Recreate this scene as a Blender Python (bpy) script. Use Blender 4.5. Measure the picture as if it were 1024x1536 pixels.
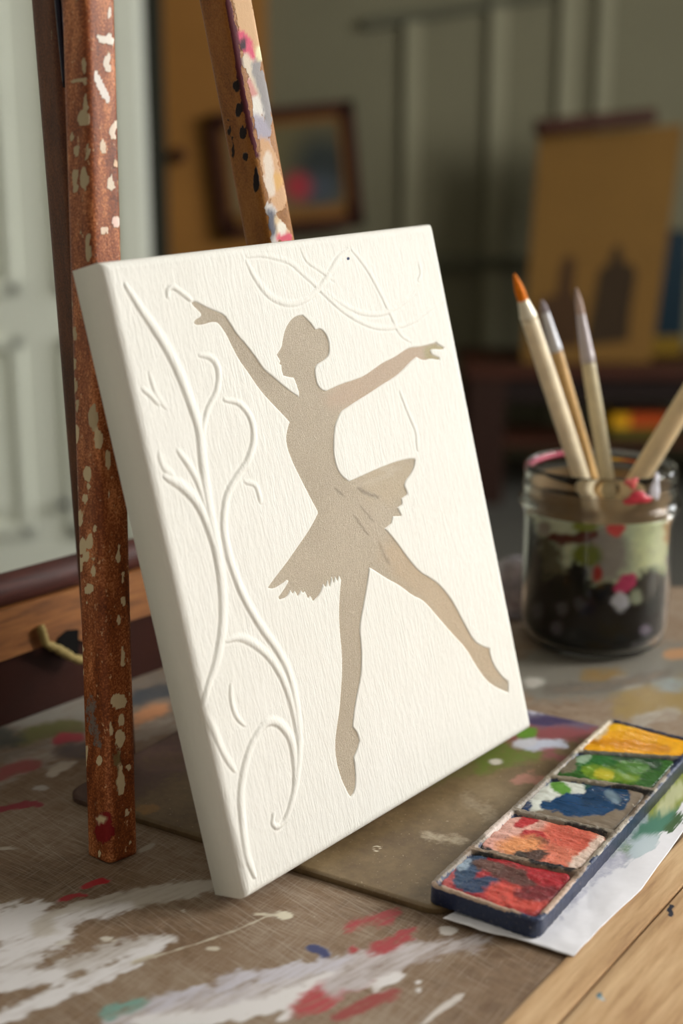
import bpy, math, random
import numpy as np
from mathutils import Vector, Matrix

for o in list(bpy.data.objects):
    bpy.data.objects.remove(o, do_unlink=True)
scene = bpy.context.scene
COL = scene.collection
rng = random.Random(7)

# ------------------------------------------------------------------ camera, light, exposure
F, PITCH, CAM_H = 2050.0, 0.255088, 0.2906207          # focal length in pixels of a 1024x1536 frame
cam_data = bpy.data.cameras.new('camera')
cam_data.sensor_fit = 'VERTICAL'
cam_data.sensor_height = 36.0
cam_data.lens = F / 1536 * 36.0
cam_data.clip_start = 0.01
cam_data.dof.use_dof = True
cam_data.dof.focus_distance = 0.585
cam_data.dof.aperture_fstop = 5.2
cam = bpy.data.objects.new('camera', cam_data)
cam.location = (0, 0, CAM_H)
cam.rotation_euler = (math.pi / 2 - PITCH, 0, 0)
COL.objects.link(cam)
scene.camera = cam

scene.view_settings.view_transform = 'Standard'
scene.view_settings.look = 'None'
scene.view_settings.gamma = 1
scene.view_settings.use_curve_mapping = False
scene.view_settings.exposure = 0.0

world = bpy.data.worlds.new('world')
scene.world = world
world.use_nodes = True
world.node_tree.nodes['Background'].inputs[0].default_value = (1.0, 0.91, 0.78, 1)
world.node_tree.nodes['Background'].inputs[1].default_value = 0.345


def area(name, loc, target, sx, sy, power, color):
    d = bpy.data.lights.new(name, 'AREA')
    d.shape = 'RECTANGLE'
    d.size, d.size_y, d.energy, d.color = sx, sy, power, color
    o = bpy.data.objects.new(name, d)
    o.location = loc
    o.rotation_euler = (Vector(target) - Vector(loc)).to_track_quat('-Z', 'Y').to_euler()
    COL.objects.link(o)
    return o


# window daylight from the right, then an added lamp brightening the pale door
area('window_daylight', (2.42, 0.75, 1.05), (0.0, 0.58, 0.1), 1.0, 1.1, 82, (1.0, 0.985, 0.95))
area('window_daylight', (2.42, 2.3, 0.75), (-1.2, 3.4, 0.0), 1.0, 1.1, 42, (0.95, 0.98, 1.0))


# ------------------------------------------------------------------ projection helpers (camera at 0,0,CAM_H)
CP, SP = math.cos(PITCH), math.sin(PITCH)


def project(P):
    P = np.asarray(P, float)
    x, y, z = P[..., 0], P[..., 1], P[..., 2] - CAM_H
    d = y * CP - z * SP
    d = np.maximum(d, 1e-3)
    return 512 + F * x / d, 768 - F * (y * SP + z * CP) / d


def ray(px, py):
    a, b = (px - 512) / F, -(py - 768) / F
    return Vector((a, CP + b * SP, -SP + b * CP))


def on_z(px, py, z=0.0):
    d = ray(px, py)
    return Vector((0, 0, CAM_H)) + d * ((z - CAM_H) / d.z)


def at_y(px, py, y):
    d = ray(px, py)
    return Vector((0, 0, CAM_H)) + d * (y / d.y)


# ------------------------------------------------------------------ numpy noise
def vnoise(x, y, seed=0):
    xi, yi = np.floor(x).astype(np.int64), np.floor(y).astype(np.int64)
    fx, fy = x - xi, y - yi
    fx, fy = fx * fx * (3 - 2 * fx), fy * fy * (3 - 2 * fy)

    def h(a, b):
        n = (a * 374761393 + b * 668265263 + seed * 1442695041) & 0x7fffffff
        n = ((n ^ (n >> 13)) * 1274126177) & 0x7fffffff
        n = n ^ (n >> 16)
        return (n & 0xffff) / 65535.0
    return (h(xi, yi) * (1 - fx) + h(xi + 1, yi) * fx) * (1 - fy) + (h(xi, yi + 1) * (1 - fx) + h(xi + 1, yi + 1) * fx) * fy


def fbm(x, y, seed=0, octv=4):
    s, a, t = 0, 1, 0
    for i in range(octv):
        s = s + a * vnoise(x * 2 ** i, y * 2 ** i, seed + i * 17)
        t += a
        a *= .55
    return s / t


def sm(a, b, x):
    t = np.clip((x - a) / (b - a), 0, 1)
    return t * t * (3 - 2 * t)


def seg_dist(x, y, pts, closed=False, want_side=False):
    """distance to a polyline and the running fraction along it"""
    P = np.asarray(pts, float)
    if closed:
        P = np.vstack([P, P[:1]])
    if len(P) == 1:
        return np.hypot(x - P[0, 0], y - P[0, 1]), np.zeros_like(x)
    L = np.hypot(*(P[1:] - P[:-1]).T)
    T = L.sum()
    best = np.full(x.shape, 1e9)
    fr = np.zeros(x.shape)
    side = np.zeros(x.shape)
    acc = 0
    for i in range(len(P) - 1):
        ax, ay = P[i]
        dx, dy = P[i + 1] - P[i]
        l2 = dx * dx + dy * dy + 1e-12
        t = np.clip(((x - ax) * dx + (y - ay) * dy) / l2, 0, 1)
        d = np.hypot(x - ax - t * dx, y - ay - t * dy)
        m = d < best
        best = np.where(m, d, best)
        if want_side:
            side = np.where(m, ((x - ax - t * dx) * .9 + (y - ay - t * dy) * .45) / (d + 1e-7), side)
        fr = np.where(m, (acc + t * L[i]) / T, fr)
        acc += L[i]
    if want_side:
        return best, fr, side
    return best, fr


def inside(x, y, poly):
    P = np.asarray(poly, float)
    r = np.zeros(x.shape, bool)
    j = len(P) - 1
    for i in range(len(P)):
        xi, yi = P[i]
        xj, yj = P[j]
        c = ((yi > y) != (yj > y)) & (x < (xj - xi) * (y - yi) / (yj - yi + 1e-15) + xi)
        r ^= c
        j = i
    return r


def smooth_line(pts, n=8):
    P = np.asarray(pts, float)
    if len(P) < 3:
        return P
    Q = np.vstack([2 * P[0] - P[1], P, 2 * P[-1] - P[-2]])
    out = []
    for i in range(1, len(Q) - 2):
        for k in range(n):
            t = k / n
            out.append(.5 * ((2 * Q[i]) + (-Q[i - 1] + Q[i + 1]) * t + (2 * Q[i - 1] - 5 * Q[i] + 4 * Q[i + 1] - Q[i + 2]) * t * t + (-Q[i - 1] + 3 * Q[i] - 3 * Q[i + 1] + Q[i + 2]) * t ** 3))
    out.append(P[-1])
    return np.array(out)


def lin(c):
    c = np.asarray(c, float) / 255.0
    return np.where(c <= .04045, c / 12.92, ((c + .055) / 1.055) ** 2.4)


def rgba(c):
    return tuple(lin(c)) + (1.0,)


# stroke: ('l', pts, half width, colour, opacity, softness, raggedness) or ('e', cx, cy, rx, ry, colour, opacity, softness, raggedness)
def paint_attr(P, strokes, base=(120, 110, 95)):
    px, py = project(P)
    n1 = fbm(P[..., 0] * 260 + 31, P[..., 1] * 260 + P[..., 2] * 310, 3, 3) - .5
    n2 = fbm(P[..., 0] * 900 + 11, P[..., 1] * 900 + P[..., 2] * 800, 9, 2) - .5
    col = np.zeros(px.shape + (3,)) + lin(base)
    al = np.zeros(px.shape)
    for s in strokes:
        if s[0] == 'l':
            _, pts, w, c, op, soft, rag = s
            pts = smooth_line(pts, 5)
            mx = w + soft + rag + 4
            bb = (px > pts[:, 0].min() - mx) & (px < pts[:, 0].max() + mx) & (py > pts[:, 1].min() - mx) & (py < pts[:, 1].max() + mx)
            if not bb.any():
                continue
            d, fr = seg_dist(px[bb], py[bb], pts)
            ww = w * (0.45 + 0.55 * np.minimum(1, 6 * np.minimum(fr, 1 - fr) + .25))
            sd = ww - d
        else:
            _, cx, cy, rx, ry, c, op, soft, rag = s
            mx = max(rx, ry) + soft + rag + 4
            bb = (abs(px - cx) < mx) & (abs(py - cy) < mx)
            if not bb.any():
                continue
            q = np.hypot((px[bb] - cx) / rx, (py[bb] - cy) / ry)
            sd = (1 - q) * min(rx, ry)
        sd = sd + rag * 2.2 * n1[bb] + rag * 1.2 * n2[bb]
        m = np.clip(.5 + sd / (soft + 1e-6), 0, 1)
        mc = np.clip(.5 + (sd + soft * .5 + 1.0) / (soft + 1e-6), 0, 1)[..., None]
        col[bb] = col[bb] * (1 - mc) + lin(c) * mc
        al[bb] = al[bb] * (1 - m) + m * op
    return np.concatenate([col, al[..., None]], -1)


# ------------------------------------------------------------------ mesh helpers
def link(o, parent=None):
    COL.objects.link(o)
    if parent is not None:
        o.parent = parent
    return o


def mesh_obj(name, V, Fc, mat, parent=None, smooth=True, attrs=None):
    me = bpy.data.meshes.new(name)
    V = np.asarray(V, float).reshape(-1, 3)
    if isinstance(Fc, np.ndarray):
        n = Fc.shape[1]
        me.vertices.add(len(V))
        me.vertices.foreach_set('co', V.ravel())
        me.loops.add(Fc.size)
        me.loops.foreach_set('vertex_index', Fc.ravel().astype(np.int32))
        me.polygons.add(len(Fc))
        me.polygons.foreach_set('loop_start', np.arange(0, Fc.size, n, dtype=np.int32))
        me.update(calc_edges=True)
    else:
        me.from_pydata(V.tolist(), [], Fc)
        me.update()
    me.polygons.foreach_set('use_smooth', [smooth] * len(me.polygons))
    if attrs:
        for k, a in attrs.items():
            a = np.asarray(a, float)
            if a.size == len(V) * 4:
                at = me.attributes.new(k, 'FLOAT_COLOR', 'POINT')
                at.data.foreach_set('color', a.ravel())
            else:
                at = me.attributes.new(k, 'FLOAT', 'POINT')
                at.data.foreach_set('value', a.ravel())
    me.materials.append(mat)
    me.validate()
    o = bpy.data.objects.new(name, me)
    return link(o, parent)


def grid_faces(ny, nx, off=0, wrap=False):
    i = np.arange(ny - 1)[:, None]
    j = np.arange(nx if wrap else nx - 1)[None, :]
    a = i * nx + j
    b = i * nx + (j + 1) % nx
    return np.stack([a, b, b + nx, a + nx], -1).reshape(-1, 4) + off


def skirted(P, nx, ny, drop, dup=False):
    """P (ny,nx,3) sheet plus side walls and an underside: returns verts, faces"""
    V = [P.reshape(-1, 3)]
    Fc = [grid_faces(ny, nx)]
    ring = [(0, j) for j in range(nx)] + [(i, nx - 1) for i in range(1, ny)] + [(ny - 1, j) for j in range(nx - 2, -1, -1)] + [(i, 0) for i in range(ny - 2, 0, -1)]
    idx = np.array([a * nx + b for a, b in ring])
    low = P.reshape(-1, 3)[idx] + np.asarray(drop)
    n0 = ny * nx
    m = len(idx)
    k = np.arange(m)
    k2 = (k + 1) % m
    if dup:
        V.append(P.reshape(-1, 3)[idx])
        Fc.append(np.stack([n0 + k2, n0 + k, n0 + m + k, n0 + m + k2], -1))
        n0 += m
    else:
        Fc.append(np.stack([idx[k2], idx[k], n0 + k, n0 + k2], -1))
    V.append(low)
    return np.vstack(V), np.vstack(Fc), idx, n0


def sheet(name, P, mat, parent, drop=(0, 0, -0.003), strokes=None, base=(120, 110, 95), extra=None):
    ny, nx = P.shape[:2]
    V, Fc, idx, n0 = skirted(P, nx, ny, drop, True)
    m = len(V) - n0
    # underside fan
    c = V[n0:].mean(0)
    V = np.vstack([V, c])
    k = np.arange(m)
    tri = np.stack([n0 + (k + 1) % m, n0 + k, np.full(m, len(V) - 1), np.full(m, len(V) - 1)], -1)
    faces = [tuple(f) for f in Fc] + [tuple(t[:3]) for t in tri] if False else None
    attrs = {}
    if strokes is not None:
        a = paint_attr(V, strokes, base)
        attrs['Col'] = a
    if extra:
        for kx, v in extra.items():
            v = v.reshape(ny * nx, -1)
            attrs[kx] = np.vstack([v, v[idx], v[idx], v[:1]])
    # keep all-quad: underside as a second coarse set of quads
    q = []
    h = m // 2
    for t in range(h - 1):
        a0, a1 = n0 + t, n0 + t + 1
        b0, b1 = n0 + m - 1 - t, n0 + m - 2 - t
        if a1 < b1:
            q.append((a1, a0, b0, b1))
    Fc = np.vstack([Fc, np.array(q)]) if q else Fc
    return mesh_obj(name, V, Fc, mat, parent, True, attrs)


def box_data(x0, x1, y0, y1, z0, z1):
    V = [(x0, y0, z0), (x1, y0, z0), (x1, y1, z0), (x0, y1, z0), (x0, y0, z1), (x1, y0, z1), (x1, y1, z1), (x0, y1, z1)]
    Fc = [(0, 3, 2, 1), (4, 5, 6, 7), (0, 1, 5, 4), (1, 2, 6, 5), (2, 3, 7, 6), (3, 0, 4, 7)]
    return V, Fc


def boxes(name, lst, mat, parent=None, bevel=0.0, matrix=None):
    V, Fc = [], []
    for b in lst:
        v, f = box_data(*b)
        if matrix is not None:
            v = [tuple(matrix @ Vector(p)) for p in v]
        Fc += [tuple(i + len(V) for i in q) for q in f]
        V += v
    o = mesh_obj(name, V, Fc, mat, parent, False)
    if bevel:
        m = o.modifiers.new('bevel', 'BEVEL')
        m.width = bevel
        m.segments = 3
        m.limit_method = 'ANGLE'
    return o


def loft(name, A, B, prof, mat, parent=None, n=48, m=60, section=None, yaw=0.0, strokes=None, up=None, base=(120, 110, 95), wob=0.0, caps=True):
    """solid along the segment A-B; prof(t) -> scale; section(angle)->(x,y) unit outline"""
    A, B = Vector(A), Vector(B)
    ax = (B - A).normalized()
    u = Vector((math.cos(yaw), math.sin(yaw), 0)) if up is None else Vector(up)
    if abs(u.dot(ax)) > .98:
        u = Vector((0, 0, 1))
    u = (u - ax * u.dot(ax)).normalized()
    w = ax.cross(u)
    t = np.linspace(0, 1, m)
    th = np.linspace(0, 2 * np.pi, n, endpoint=False)
    if section is None:
        sx, sy = np.cos(th), np.sin(th)
    else:
        sx, sy = section(th)
    r = np.array([prof(q) for q in t])
    C = np.array(A)[None] + t[:, None] * np.array(B - A)[None]
    P = C[:, None, :] + r[:, None, None] * (sx[None, :, None] * np.array(u) + sy[None, :, None] * np.array(w))
    if wob:
        P = P + wob * (fbm(P[..., 0:1] * 120 + P[..., 1:2] * 90, P[..., 2:3] * 60, 5, 3) - .5)
    V = P.reshape(-1, 3)
    Fc = grid_faces(m, n, 0, True)
    if caps:
        V = np.vstack([V, C[0], C[-1]])
        k = np.arange(n)
        c0 = len(V) - 2
        capa = np.stack([(k + 1) % n, k, np.full(n, c0)], -1)
        base_i = (m - 1) * n
        capb = np.stack([base_i + k, base_i + (k + 1) % n, np.full(n, c0 + 1)], -1)
        FL = [tuple(map(int, f)) for f in Fc] + [tuple(map(int, f)) for f in capa] + [tuple(map(int, f)) for f in capb]
    else:
        FL = Fc
    attrs = {}
    if strokes is not None:
        attrs['Col'] = paint_attr(V, strokes, base)
    return mesh_obj(name, V, FL, mat, parent, True, attrs)


def rsquare(p=5.0):
    def s(th):
        c, d = np.cos(th), np.sin(th)
        k = (np.abs(c) ** p + np.abs(d) ** p) ** (-1 / p)
        return c * k, d * k
    return s


def lathe(name, prof, c, mat, parent=None, n=96, attrs_fn=None):
    pr = np.array(prof, float)
    th = np.linspace(0, 2 * np.pi, n, endpoint=False)
    P = np.stack([c[0] + pr[:, :1] * np.cos(th), c[1] + pr[:, :1] * np.sin(th), c[2] + pr[:, 1:2] + 0 * th], -1)
    V = P.reshape(-1, 3)
    attrs = {'Col': attrs_fn(V)} if attrs_fn else None
    return mesh_obj(name, V, grid_faces(len(pr), n, 0, True), mat, parent, True, attrs)


def empty(name, loc=(0, 0, 0), rot=(0, 0, 0)):
    o = bpy.data.objects.new(name, None)
    o.empty_display_size = .02
    o.location = loc
    o.rotation_euler = rot
    return link(o)


def tag(o, label, cat, group=None, kind=None):
    o['label'] = label
    o['category'] = cat
    if group:
        o['group'] = group
    if kind:
        o['kind'] = kind
    return o


def structure(o):
    o['kind'] = 'structure'
    return o


# ------------------------------------------------------------------ materials
class NT:
    def __init__(s, name):
        s.m = bpy.data.materials.new(name)
        s.m.use_nodes = True
        s.t = s.m.node_tree
        s.b = s.t.nodes['Principled BSDF']

    def n(s, ty, **kw):
        x = s.t.nodes.new(ty)
        for k, v in kw.items():
            setattr(x, k, v)
        return x

    def l(s, a, b):
        s.t.links.new(a, b)

    def coord(s, scale=(1, 1, 1), kind='Object'):
        tc = s.n('ShaderNodeTexCoord')
        mp = s.n('ShaderNodeMapping')
        mp.inputs['Scale'].default_value = scale
        s.l(tc.outputs[kind], mp.inputs[0])
        return mp.outputs[0]

    def noise(s, scale, vec=None, detail=4, rough=.55, dist=0):
        x = s.n('ShaderNodeTexNoise')
        x.inputs['Scale'].default_value = scale
        x.inputs['Detail'].default_value = detail
        x.inputs['Roughness'].default_value = rough
        x.inputs['Distortion'].default_value = dist
        if vec is not None:
            s.l(vec, x.inputs['Vector'])
        return x.outputs['Fac']

    def ramp(s, fac, stops):
        r = s.n('ShaderNodeValToRGB')
        e = r.color_ramp.elements
        while len(e) < len(stops):
            e.new(.5)
        for q, (p, c) in zip(e, stops):
            q.position = p
            q.color = c if len(c) == 4 else tuple(c) + (1,)
        s.l(fac, r.inputs[0])
        return r.outputs[0]

    def math(s, op, a, b=None, c=None):
        x = s.n('ShaderNodeMath', operation=op)
        for i, v in enumerate((a, b, c)):
            if v is None:
                continue
            if isinstance(v, (int, float)):
                x.inputs[i].default_value = v
            else:
                s.l(v, x.inputs[i])
        return x.outputs[0]

    def mix(s, fac, a, b):
        x = s.n('ShaderNodeMix', data_type='RGBA')
        for k, v in (('A', a), ('B', b)):
            i = [q for q in x.inputs if q.name == k and q.type == 'RGBA'][0]
            if isinstance(v, tuple):
                i.default_value = v
            else:
                s.l(v, i)
        if isinstance(fac, (int, float)):
            x.inputs[0].default_value = fac
        else:
            s.l(fac, x.inputs[0])
        return [q for q in x.outputs if q.type == 'RGBA'][0]

    def bump(s, h, strength, dist=.001, prev=None):
        b = s.n('ShaderNodeBump')
        b.inputs['Strength'].default_value = strength
        b.inputs['Distance'].default_value = dist
        s.l(h, b.inputs['Height'])
        if prev is not None:
            s.l(prev, b.inputs['Normal'])
        return b.outputs[0]

    def overlay(s, base, k=.7, w=.09, scale=700, vec=None, keep=1.0):
        """hand painted strokes (Col attribute) broken up by fine noise"""
        at = s.n('ShaderNodeAttribute', attribute_name='Col')
        nz = s.noise(scale, vec if vec is not None else s.coord(), 4, .65)
        f = s.math('ADD', at.outputs['Alpha'], s.math('MULTIPLY', s.math('SUBTRACT', nz, .5), k))
        mr = s.n('ShaderNodeMapRange', interpolation_type='SMOOTHSTEP')
        mr.inputs['From Min'].default_value = .5 - w
        mr.inputs['From Max'].default_value = .5 + w
        mr.inputs['To Max'].default_value = keep
        s.l(f, mr.inputs['Value'])
        return s.mix(mr.outputs[0], base, at.outputs['Color']), mr.outputs[0]

    def fin(s, color=None, rough=None, normal=None, **kw):
        if color is not None:
            if isinstance(color, tuple):
                s.b.inputs['Base Color'].default_value = color
            else:
                s.l(color, s.b.inputs['Base Color'])
        if rough is not None:
            if isinstance(rough, (int, float)):
                s.b.inputs['Roughness'].default_value = rough
            else:
                s.l(rough, s.b.inputs['Roughness'])
        if normal is not None:
            s.l(normal, s.b.inputs['Normal'])
        for k, v in kw.items():
            s.b.inputs[k.replace('_', ' ')].default_value = v
        return s.m


def plain(name, c, rough=.6, var=.12, scale=40, bump=.0, **kw):
    t = NT(name)
    c0, c1 = lin(c) * (1 - var), np.minimum(lin(c) * (1 + var), 1)
    nz = t.noise(scale, t.coord(), 5, .6)
    col = t.ramp(nz, [(.3, tuple(c0)), (.7, tuple(c1))])
    nm = t.bump(nz, bump, .001) if bump else None
    if rough >= .5:
        t.b.inputs['Specular IOR Level'].default_value = .18
    return t.fin(col, rough, nm, **kw)


def wood(name, dark, mid, light, scale=(6, 90, 90), rough=.55, sc=1.0, bump=.15):
    t = NT(name)
    v = t.coord(scale)
    a = t.noise(sc, v, 6, .6, .6)
    b = t.noise(sc * 4, v, 4, .6)
    f = t.math('ADD', t.math('MULTIPLY', a, .7), t.math('MULTIPLY', b, .3))
    col = t.ramp(f, [(.33, tuple(lin(dark))), (.5, tuple(lin(mid))), (.66, tuple(lin(light)))])
    return t.fin(col, rough, t.bump(f, bump, .001))


def m_table():
    t = NT('painted brown tabletop')
    v = t.coord()
    big = t.noise(9, v, 6, .6, .4)
    fine = t.noise(160, v, 5, .65)
    f = t.math('ADD', t.math('MULTIPLY', big, .65), t.math('MULTIPLY', fine, .35))
    col = t.ramp(f, [(.33, tuple(lin((90, 64, 42)))), (.5, tuple(lin((127, 102, 78)))), (.68, tuple(lin((154, 136, 116))))])
    # crosswise scratches and scuffs
    for i, (sc, rot, th, c) in enumerate((((55, 1900, 1), .62, .56, (184, 170, 152)), ((1900, 60, 1), .55, .565, (180, 166, 150)), ((22, 1300, 1), .85, .63, (196, 186, 172)))):
        tc = t.n('ShaderNodeTexCoord')
        mp = t.n('ShaderNodeMapping')
        mp.inputs['Rotation'].default_value = (0, 0, rot)
        m2 = t.n('ShaderNodeMapping')
        m2.inputs['Scale'].default_value = sc
        t.l(tc.outputs['Object'], mp.inputs[0])
        t.l(mp.outputs[0], m2.inputs[0])
        nz = t.noise(1, m2.outputs[0], 3, .5)
        pt = t.noise(14 + 5 * i, v, 3, .5)
        ff = t.math('ADD', nz, t.math('MULTIPLY', t.math('SUBTRACT', pt, .5), .35))
        r = t.ramp(ff, [(th - .06, (0, 0, 0)), (th + .15, (.42, .42, .42))])
        col = t.mix(r, col, rgba(c))
    sp = t.ramp(t.noise(900, v, 2, .5), [(.70, (0, 0, 0)), (.76, (.8, .8, .8))])
    col = t.mix(sp, col, rgba((205, 195, 180)))
    tc = t.n('ShaderNodeTexCoord')
    mp = t.n('ShaderNodeMapping')
    mp.inputs['Rotation'].default_value = (0, 0, -.72)
    m2 = t.n('ShaderNodeMapping')
    m2.inputs['Scale'].default_value = (70, 460, 1)
    t.l(tc.outputs['Object'], mp.inputs[0])
    t.l(mp.outputs[0], m2.inputs[0])
    col, fac = t.overlay(col, k=1.25, w=.34, scale=1, vec=m2.outputs[0], keep=.96)
    h = t.math('ADD', t.math('MULTIPLY', fac, .5), t.math('MULTIPLY', fine, .3))
    ro = t.math('SUBTRACT', .62, t.math('MULTIPLY', fac, .18))
    return t.fin(col, ro, t.bump(h, .35, .0008))


def m_board():
    t = NT('olive brown paint stained hardboard')
    v = t.coord()
    f = t.math('ADD', t.math('MULTIPLY', t.noise(14, v, 6, .6, .5), .7), t.math('MULTIPLY', t.noise(220, v, 5, .7), .3))
    col = t.ramp(f, [(.34, tuple(lin((84, 64, 42)))), (.5, tuple(lin((116, 96, 66)))), (.66, tuple(lin((142, 122, 90))))])
    sp = t.ramp(t.noise(700, v, 3, .6), [(.66, (0, 0, 0)), (.74, (.7, .7, .7))])
    col = t.mix(sp, col, rgba((196, 182, 158)))
    col, fac = t.overlay(col, k=1.0, w=.42, scale=300)
    return t.fin(col, .48, t.bump(t.math('ADD', f, t.math('MULTIPLY', fac, .2)), .3, .0006))


def m_leg(name, dark, mid, light, spk=.73, spc=(214, 176, 134)):
    t = NT(name)
    v = t.coord((300, 300, 70))
    f = t.math('ADD', t.math('MULTIPLY', t.noise(.35, v, 5, .6, .4), .5), t.math('MULTIPLY', t.noise(1100, t.coord(), 3, .7), .5))
    col = t.ramp(f, [(.34, tuple(lin(dark))), (.5, tuple(lin(mid))), (.66, tuple(lin(light)))])
    sp = t.ramp(t.noise(420, t.coord((1, 1, .6)), 3, .7), [(spk - .03, (0, 0, 0)), (spk + .02, (.85, .85, .85))])
    col = t.mix(sp, col, rgba(spc))
    col, fac = t.overlay(col, k=1.0, w=.12, scale=620)
    ro = t.math('ADD', .46, t.math('MULTIPLY', fac, .2))
    t.b.inputs['Specular IOR Level'].default_value = .3
    return t.fin(col, ro, t.bump(t.math('ADD', f, t.math('MULTIPLY', fac, 1.2)), .5, .0006))


def m_canvas():
    t = NT('cream textured canvas')
    v = t.coord((1500, 1500, 190))
    w1 = t.noise(.75, v, 4, .65, .6)
    w2 = t.noise(1800, t.coord(), 2, .6)
    big = t.noise(18, t.coord(), 3, .5)
    col = t.ramp(big, [(.3, tuple(lin((238, 236, 228)))), (.7, tuple(lin((241, 239, 232))))])
    col, fac = t.overlay(col, k=.2, w=.1, scale=500)
    n1 = t.bump(w1, .5, .0008)
    n2 = t.bump(w2, .2, .0004, n1)
    return t.fin(col, .75, n2)


def m_dancer():
    t = NT('beige shimmering plaster')
    v = t.coord()
    a = t.noise(2600, v, 2, .7)
    b = t.noise(22, v, 4, .5)
    c = t.noise(.9, t.coord((1100, 1100, 420)), 4, .7, 1.5)
    base = t.ramp(b, [(.35, tuple(lin((180, 165, 142)))), (.65, tuple(lin((192, 177, 154))))])
    dk = t.ramp(t.noise(1900, v, 3, .7), [(.36, (.6, .6, .6)), (.5, (0, 0, 0))])
    base = t.mix(dk, base, rgba((150, 133, 108)))
    g = t.ramp(a, [(.54, (0, 0, 0)), (.68, (.6, .6, .6))])
    base = t.mix(g, base, rgba((232, 220, 198)))
    g2 = t.ramp(c, [(.58, (0, 0, 0)), (.68, (.42, .42, .42))])
    base = t.mix(g2, base, rgba((222, 210, 190)))
    base, fac = t.overlay(base, k=.3, w=.5, scale=600, keep=.75)
    nm = t.bump(c, .6, .0008, t.bump(a, .7, .0005))
    return t.fin(base, .42, nm)


def m_attr(name, rough=.45, k=.3, w=.3, scale=900, base=(40, 40, 45), bump=.4, noise_col=.1, speck=0, **kw):
    t = NT(name)
    v = t.coord()
    nz = t.noise(scale, v, 4, .65)
    bc = t.ramp(nz, [(.35, tuple(lin(base) * (1 - noise_col))), (.65, tuple(np.minimum(lin(base) * (1 + noise_col), 1)))])
    col, fac = t.overlay(bc, k=k, w=w, scale=scale)
    if speck:
        s1_ = t.noise(speck, v, 4, .75)
        col = t.mix(t.ramp(s1_, [(.30, (.85, .85, .85)), (.42, (0, 0, 0))]), col, rgba((34, 30, 32)))
        col = t.mix(t.ramp(s1_, [(.60, (0, 0, 0)), (.70, (.6, .6, .6))]), col, rgba((206, 192, 172)))
    return t.fin(col, rough, t.bump(nz, bump, .0005), **kw)


def m_glass(name, color=(.96, .97, .95, 1), rough=.03, ior=1.45):
    t = NT(name)
    t.l(t.ramp(t.noise(30, t.coord(), 3), [(.4, color), (.7, tuple(min(1, c * 1.02) for c in color[:3]) + (1,))]), t.b.inputs['Base Color'])
    t.b.inputs['Transmission Weight'].default_value = 1.0
    t.b.inputs['Roughness'].default_value = rough
    t.b.inputs['IOR'].default_value = ior
    return t.m


M = {}
M['canvas'] = m_canvas()
M['dancer'] = m_dancer()
M['table'] = m_table()
M['board'] = m_board()
M['leg'] = m_leg('red brown varnished paint splashed wood', (74, 30, 10), (142, 74, 34), (228, 150, 96), .67)
M['leg2'] = m_leg('golden paint smeared wood', (116, 70, 24), (150, 98, 40), (172, 120, 58), .8)
M['strut'] = m_leg('dull dark wood', (58, 28, 14), (92, 50, 26), (120, 72, 40), .8)
M['metal'] = plain('blue black metal', (38, 36, 52), .3, .1, Metallic=.6)
M['plank'] = wood('light oak', (146, 106, 70), (184, 144, 102), (206, 170, 128), (14, 170, 170), .5, .9)
M['slab'] = plain('dark wood table body', (72, 54, 40), .6, .15)
M['white_wall'] = plain('off white painted door', (222, 224, 210), .5, .03, 3)
M['wall'] = plain('sage painted wall', (122, 117, 93), .7, .04, 2)
M['trim'] = plain('sage painted batten', (146, 141, 115), .6, .04, 2)
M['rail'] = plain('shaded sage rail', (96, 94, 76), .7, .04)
M['browndoor'] = plain('ochre brown door', (162, 112, 54), .5, .12, 2)
M['darkgap'] = plain('dark painted casing', (58, 58, 48), .7, .05)
M['floor'] = plain('dark grey floor', (88, 86, 80), .6, .12, 4)
M['ceil'] = plain('pale ceiling', (200, 198, 190), .8, .03)
M['darkwood'] = plain('dark red brown wood', (66, 34, 22), .5, .25, 12)
M['redwood'] = plain('deep reddish wood', (46, 16, 6), .5, .3, 14, .2)
M['kraft'] = plain('kraft brown board', (114, 82, 36), .8, .06, 5)
M['kraft_dark'] = plain('dark brown paint', (52, 38, 22), .8, .08, 5)
M['kraft_mid'] = plain('mid brown paint', (66, 44, 24), .8, .08, 5)
M['glass'] = m_glass('clear glass')


# ------------------------------------------------------------------ the room
FL = -0.75
structure(boxes('floor', [(-2.2, 2.5, -1.5, 5.2, FL - .05, FL)], M['floor']))
structure(boxes('ceiling', [(-2.2, 2.5, -1.5, 5.2, 1.75, 1.8)], M['ceil']))
YB = 4.75
structure(boxes('wall_back', [(-2.2, 2.5, YB, YB + .1, FL, 1.75)], M['wall']))
structure(boxes('wall_left', [(-2.3, -2.2, -1.5, 5.2, FL, 1.75)], M['white_wall']))
# right wall with two window openings, the farther one added for the door light
W = [(.2, 1.3), (1.75, 2.85)]
structure(boxes('wall_right', [(2.5, 2.6, -1.5, 5.2, FL, .45), (2.5, 2.6, -1.5, 5.2, 1.62, 1.75), (2.5, 2.6, -1.5, W[0][0], .45, 1.62),
                               (2.5, 2.6, W[0][1], W[1][0], .45, 1.62), (2.5, 2.6, W[1][1], 5.2, .45, 1.62)], M['ceil']))
for i, (a, b) in enumerate(W):
    fr = structure(boxes('window_%d' % (i + 1), [(2.5, 2.58, a, a + .05, .45, 1.62), (2.5, 2.58, b - .05, b, .45, 1.62), (2.5, 2.58, a, b, .45, .5), (2.5, 2.58, a, b, 1.57, 1.62),
                                                  (2.52, 2.56, (a + b) / 2 - .015, (a + b) / 2 + .015, .5, 1.57), (2.52, 2.56, a, b, 1.02, 1.05)], M['ceil'], None, .004))
    boxes('window_pane', [(2.535, 2.54, a + .05, b - .05, .5, 1.57)], M['glass'], fr)

# pale partition with a panelled door, left
YD = 3.3


def X(px, y, py=300):
    return at_y(px, py, y).x


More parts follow.
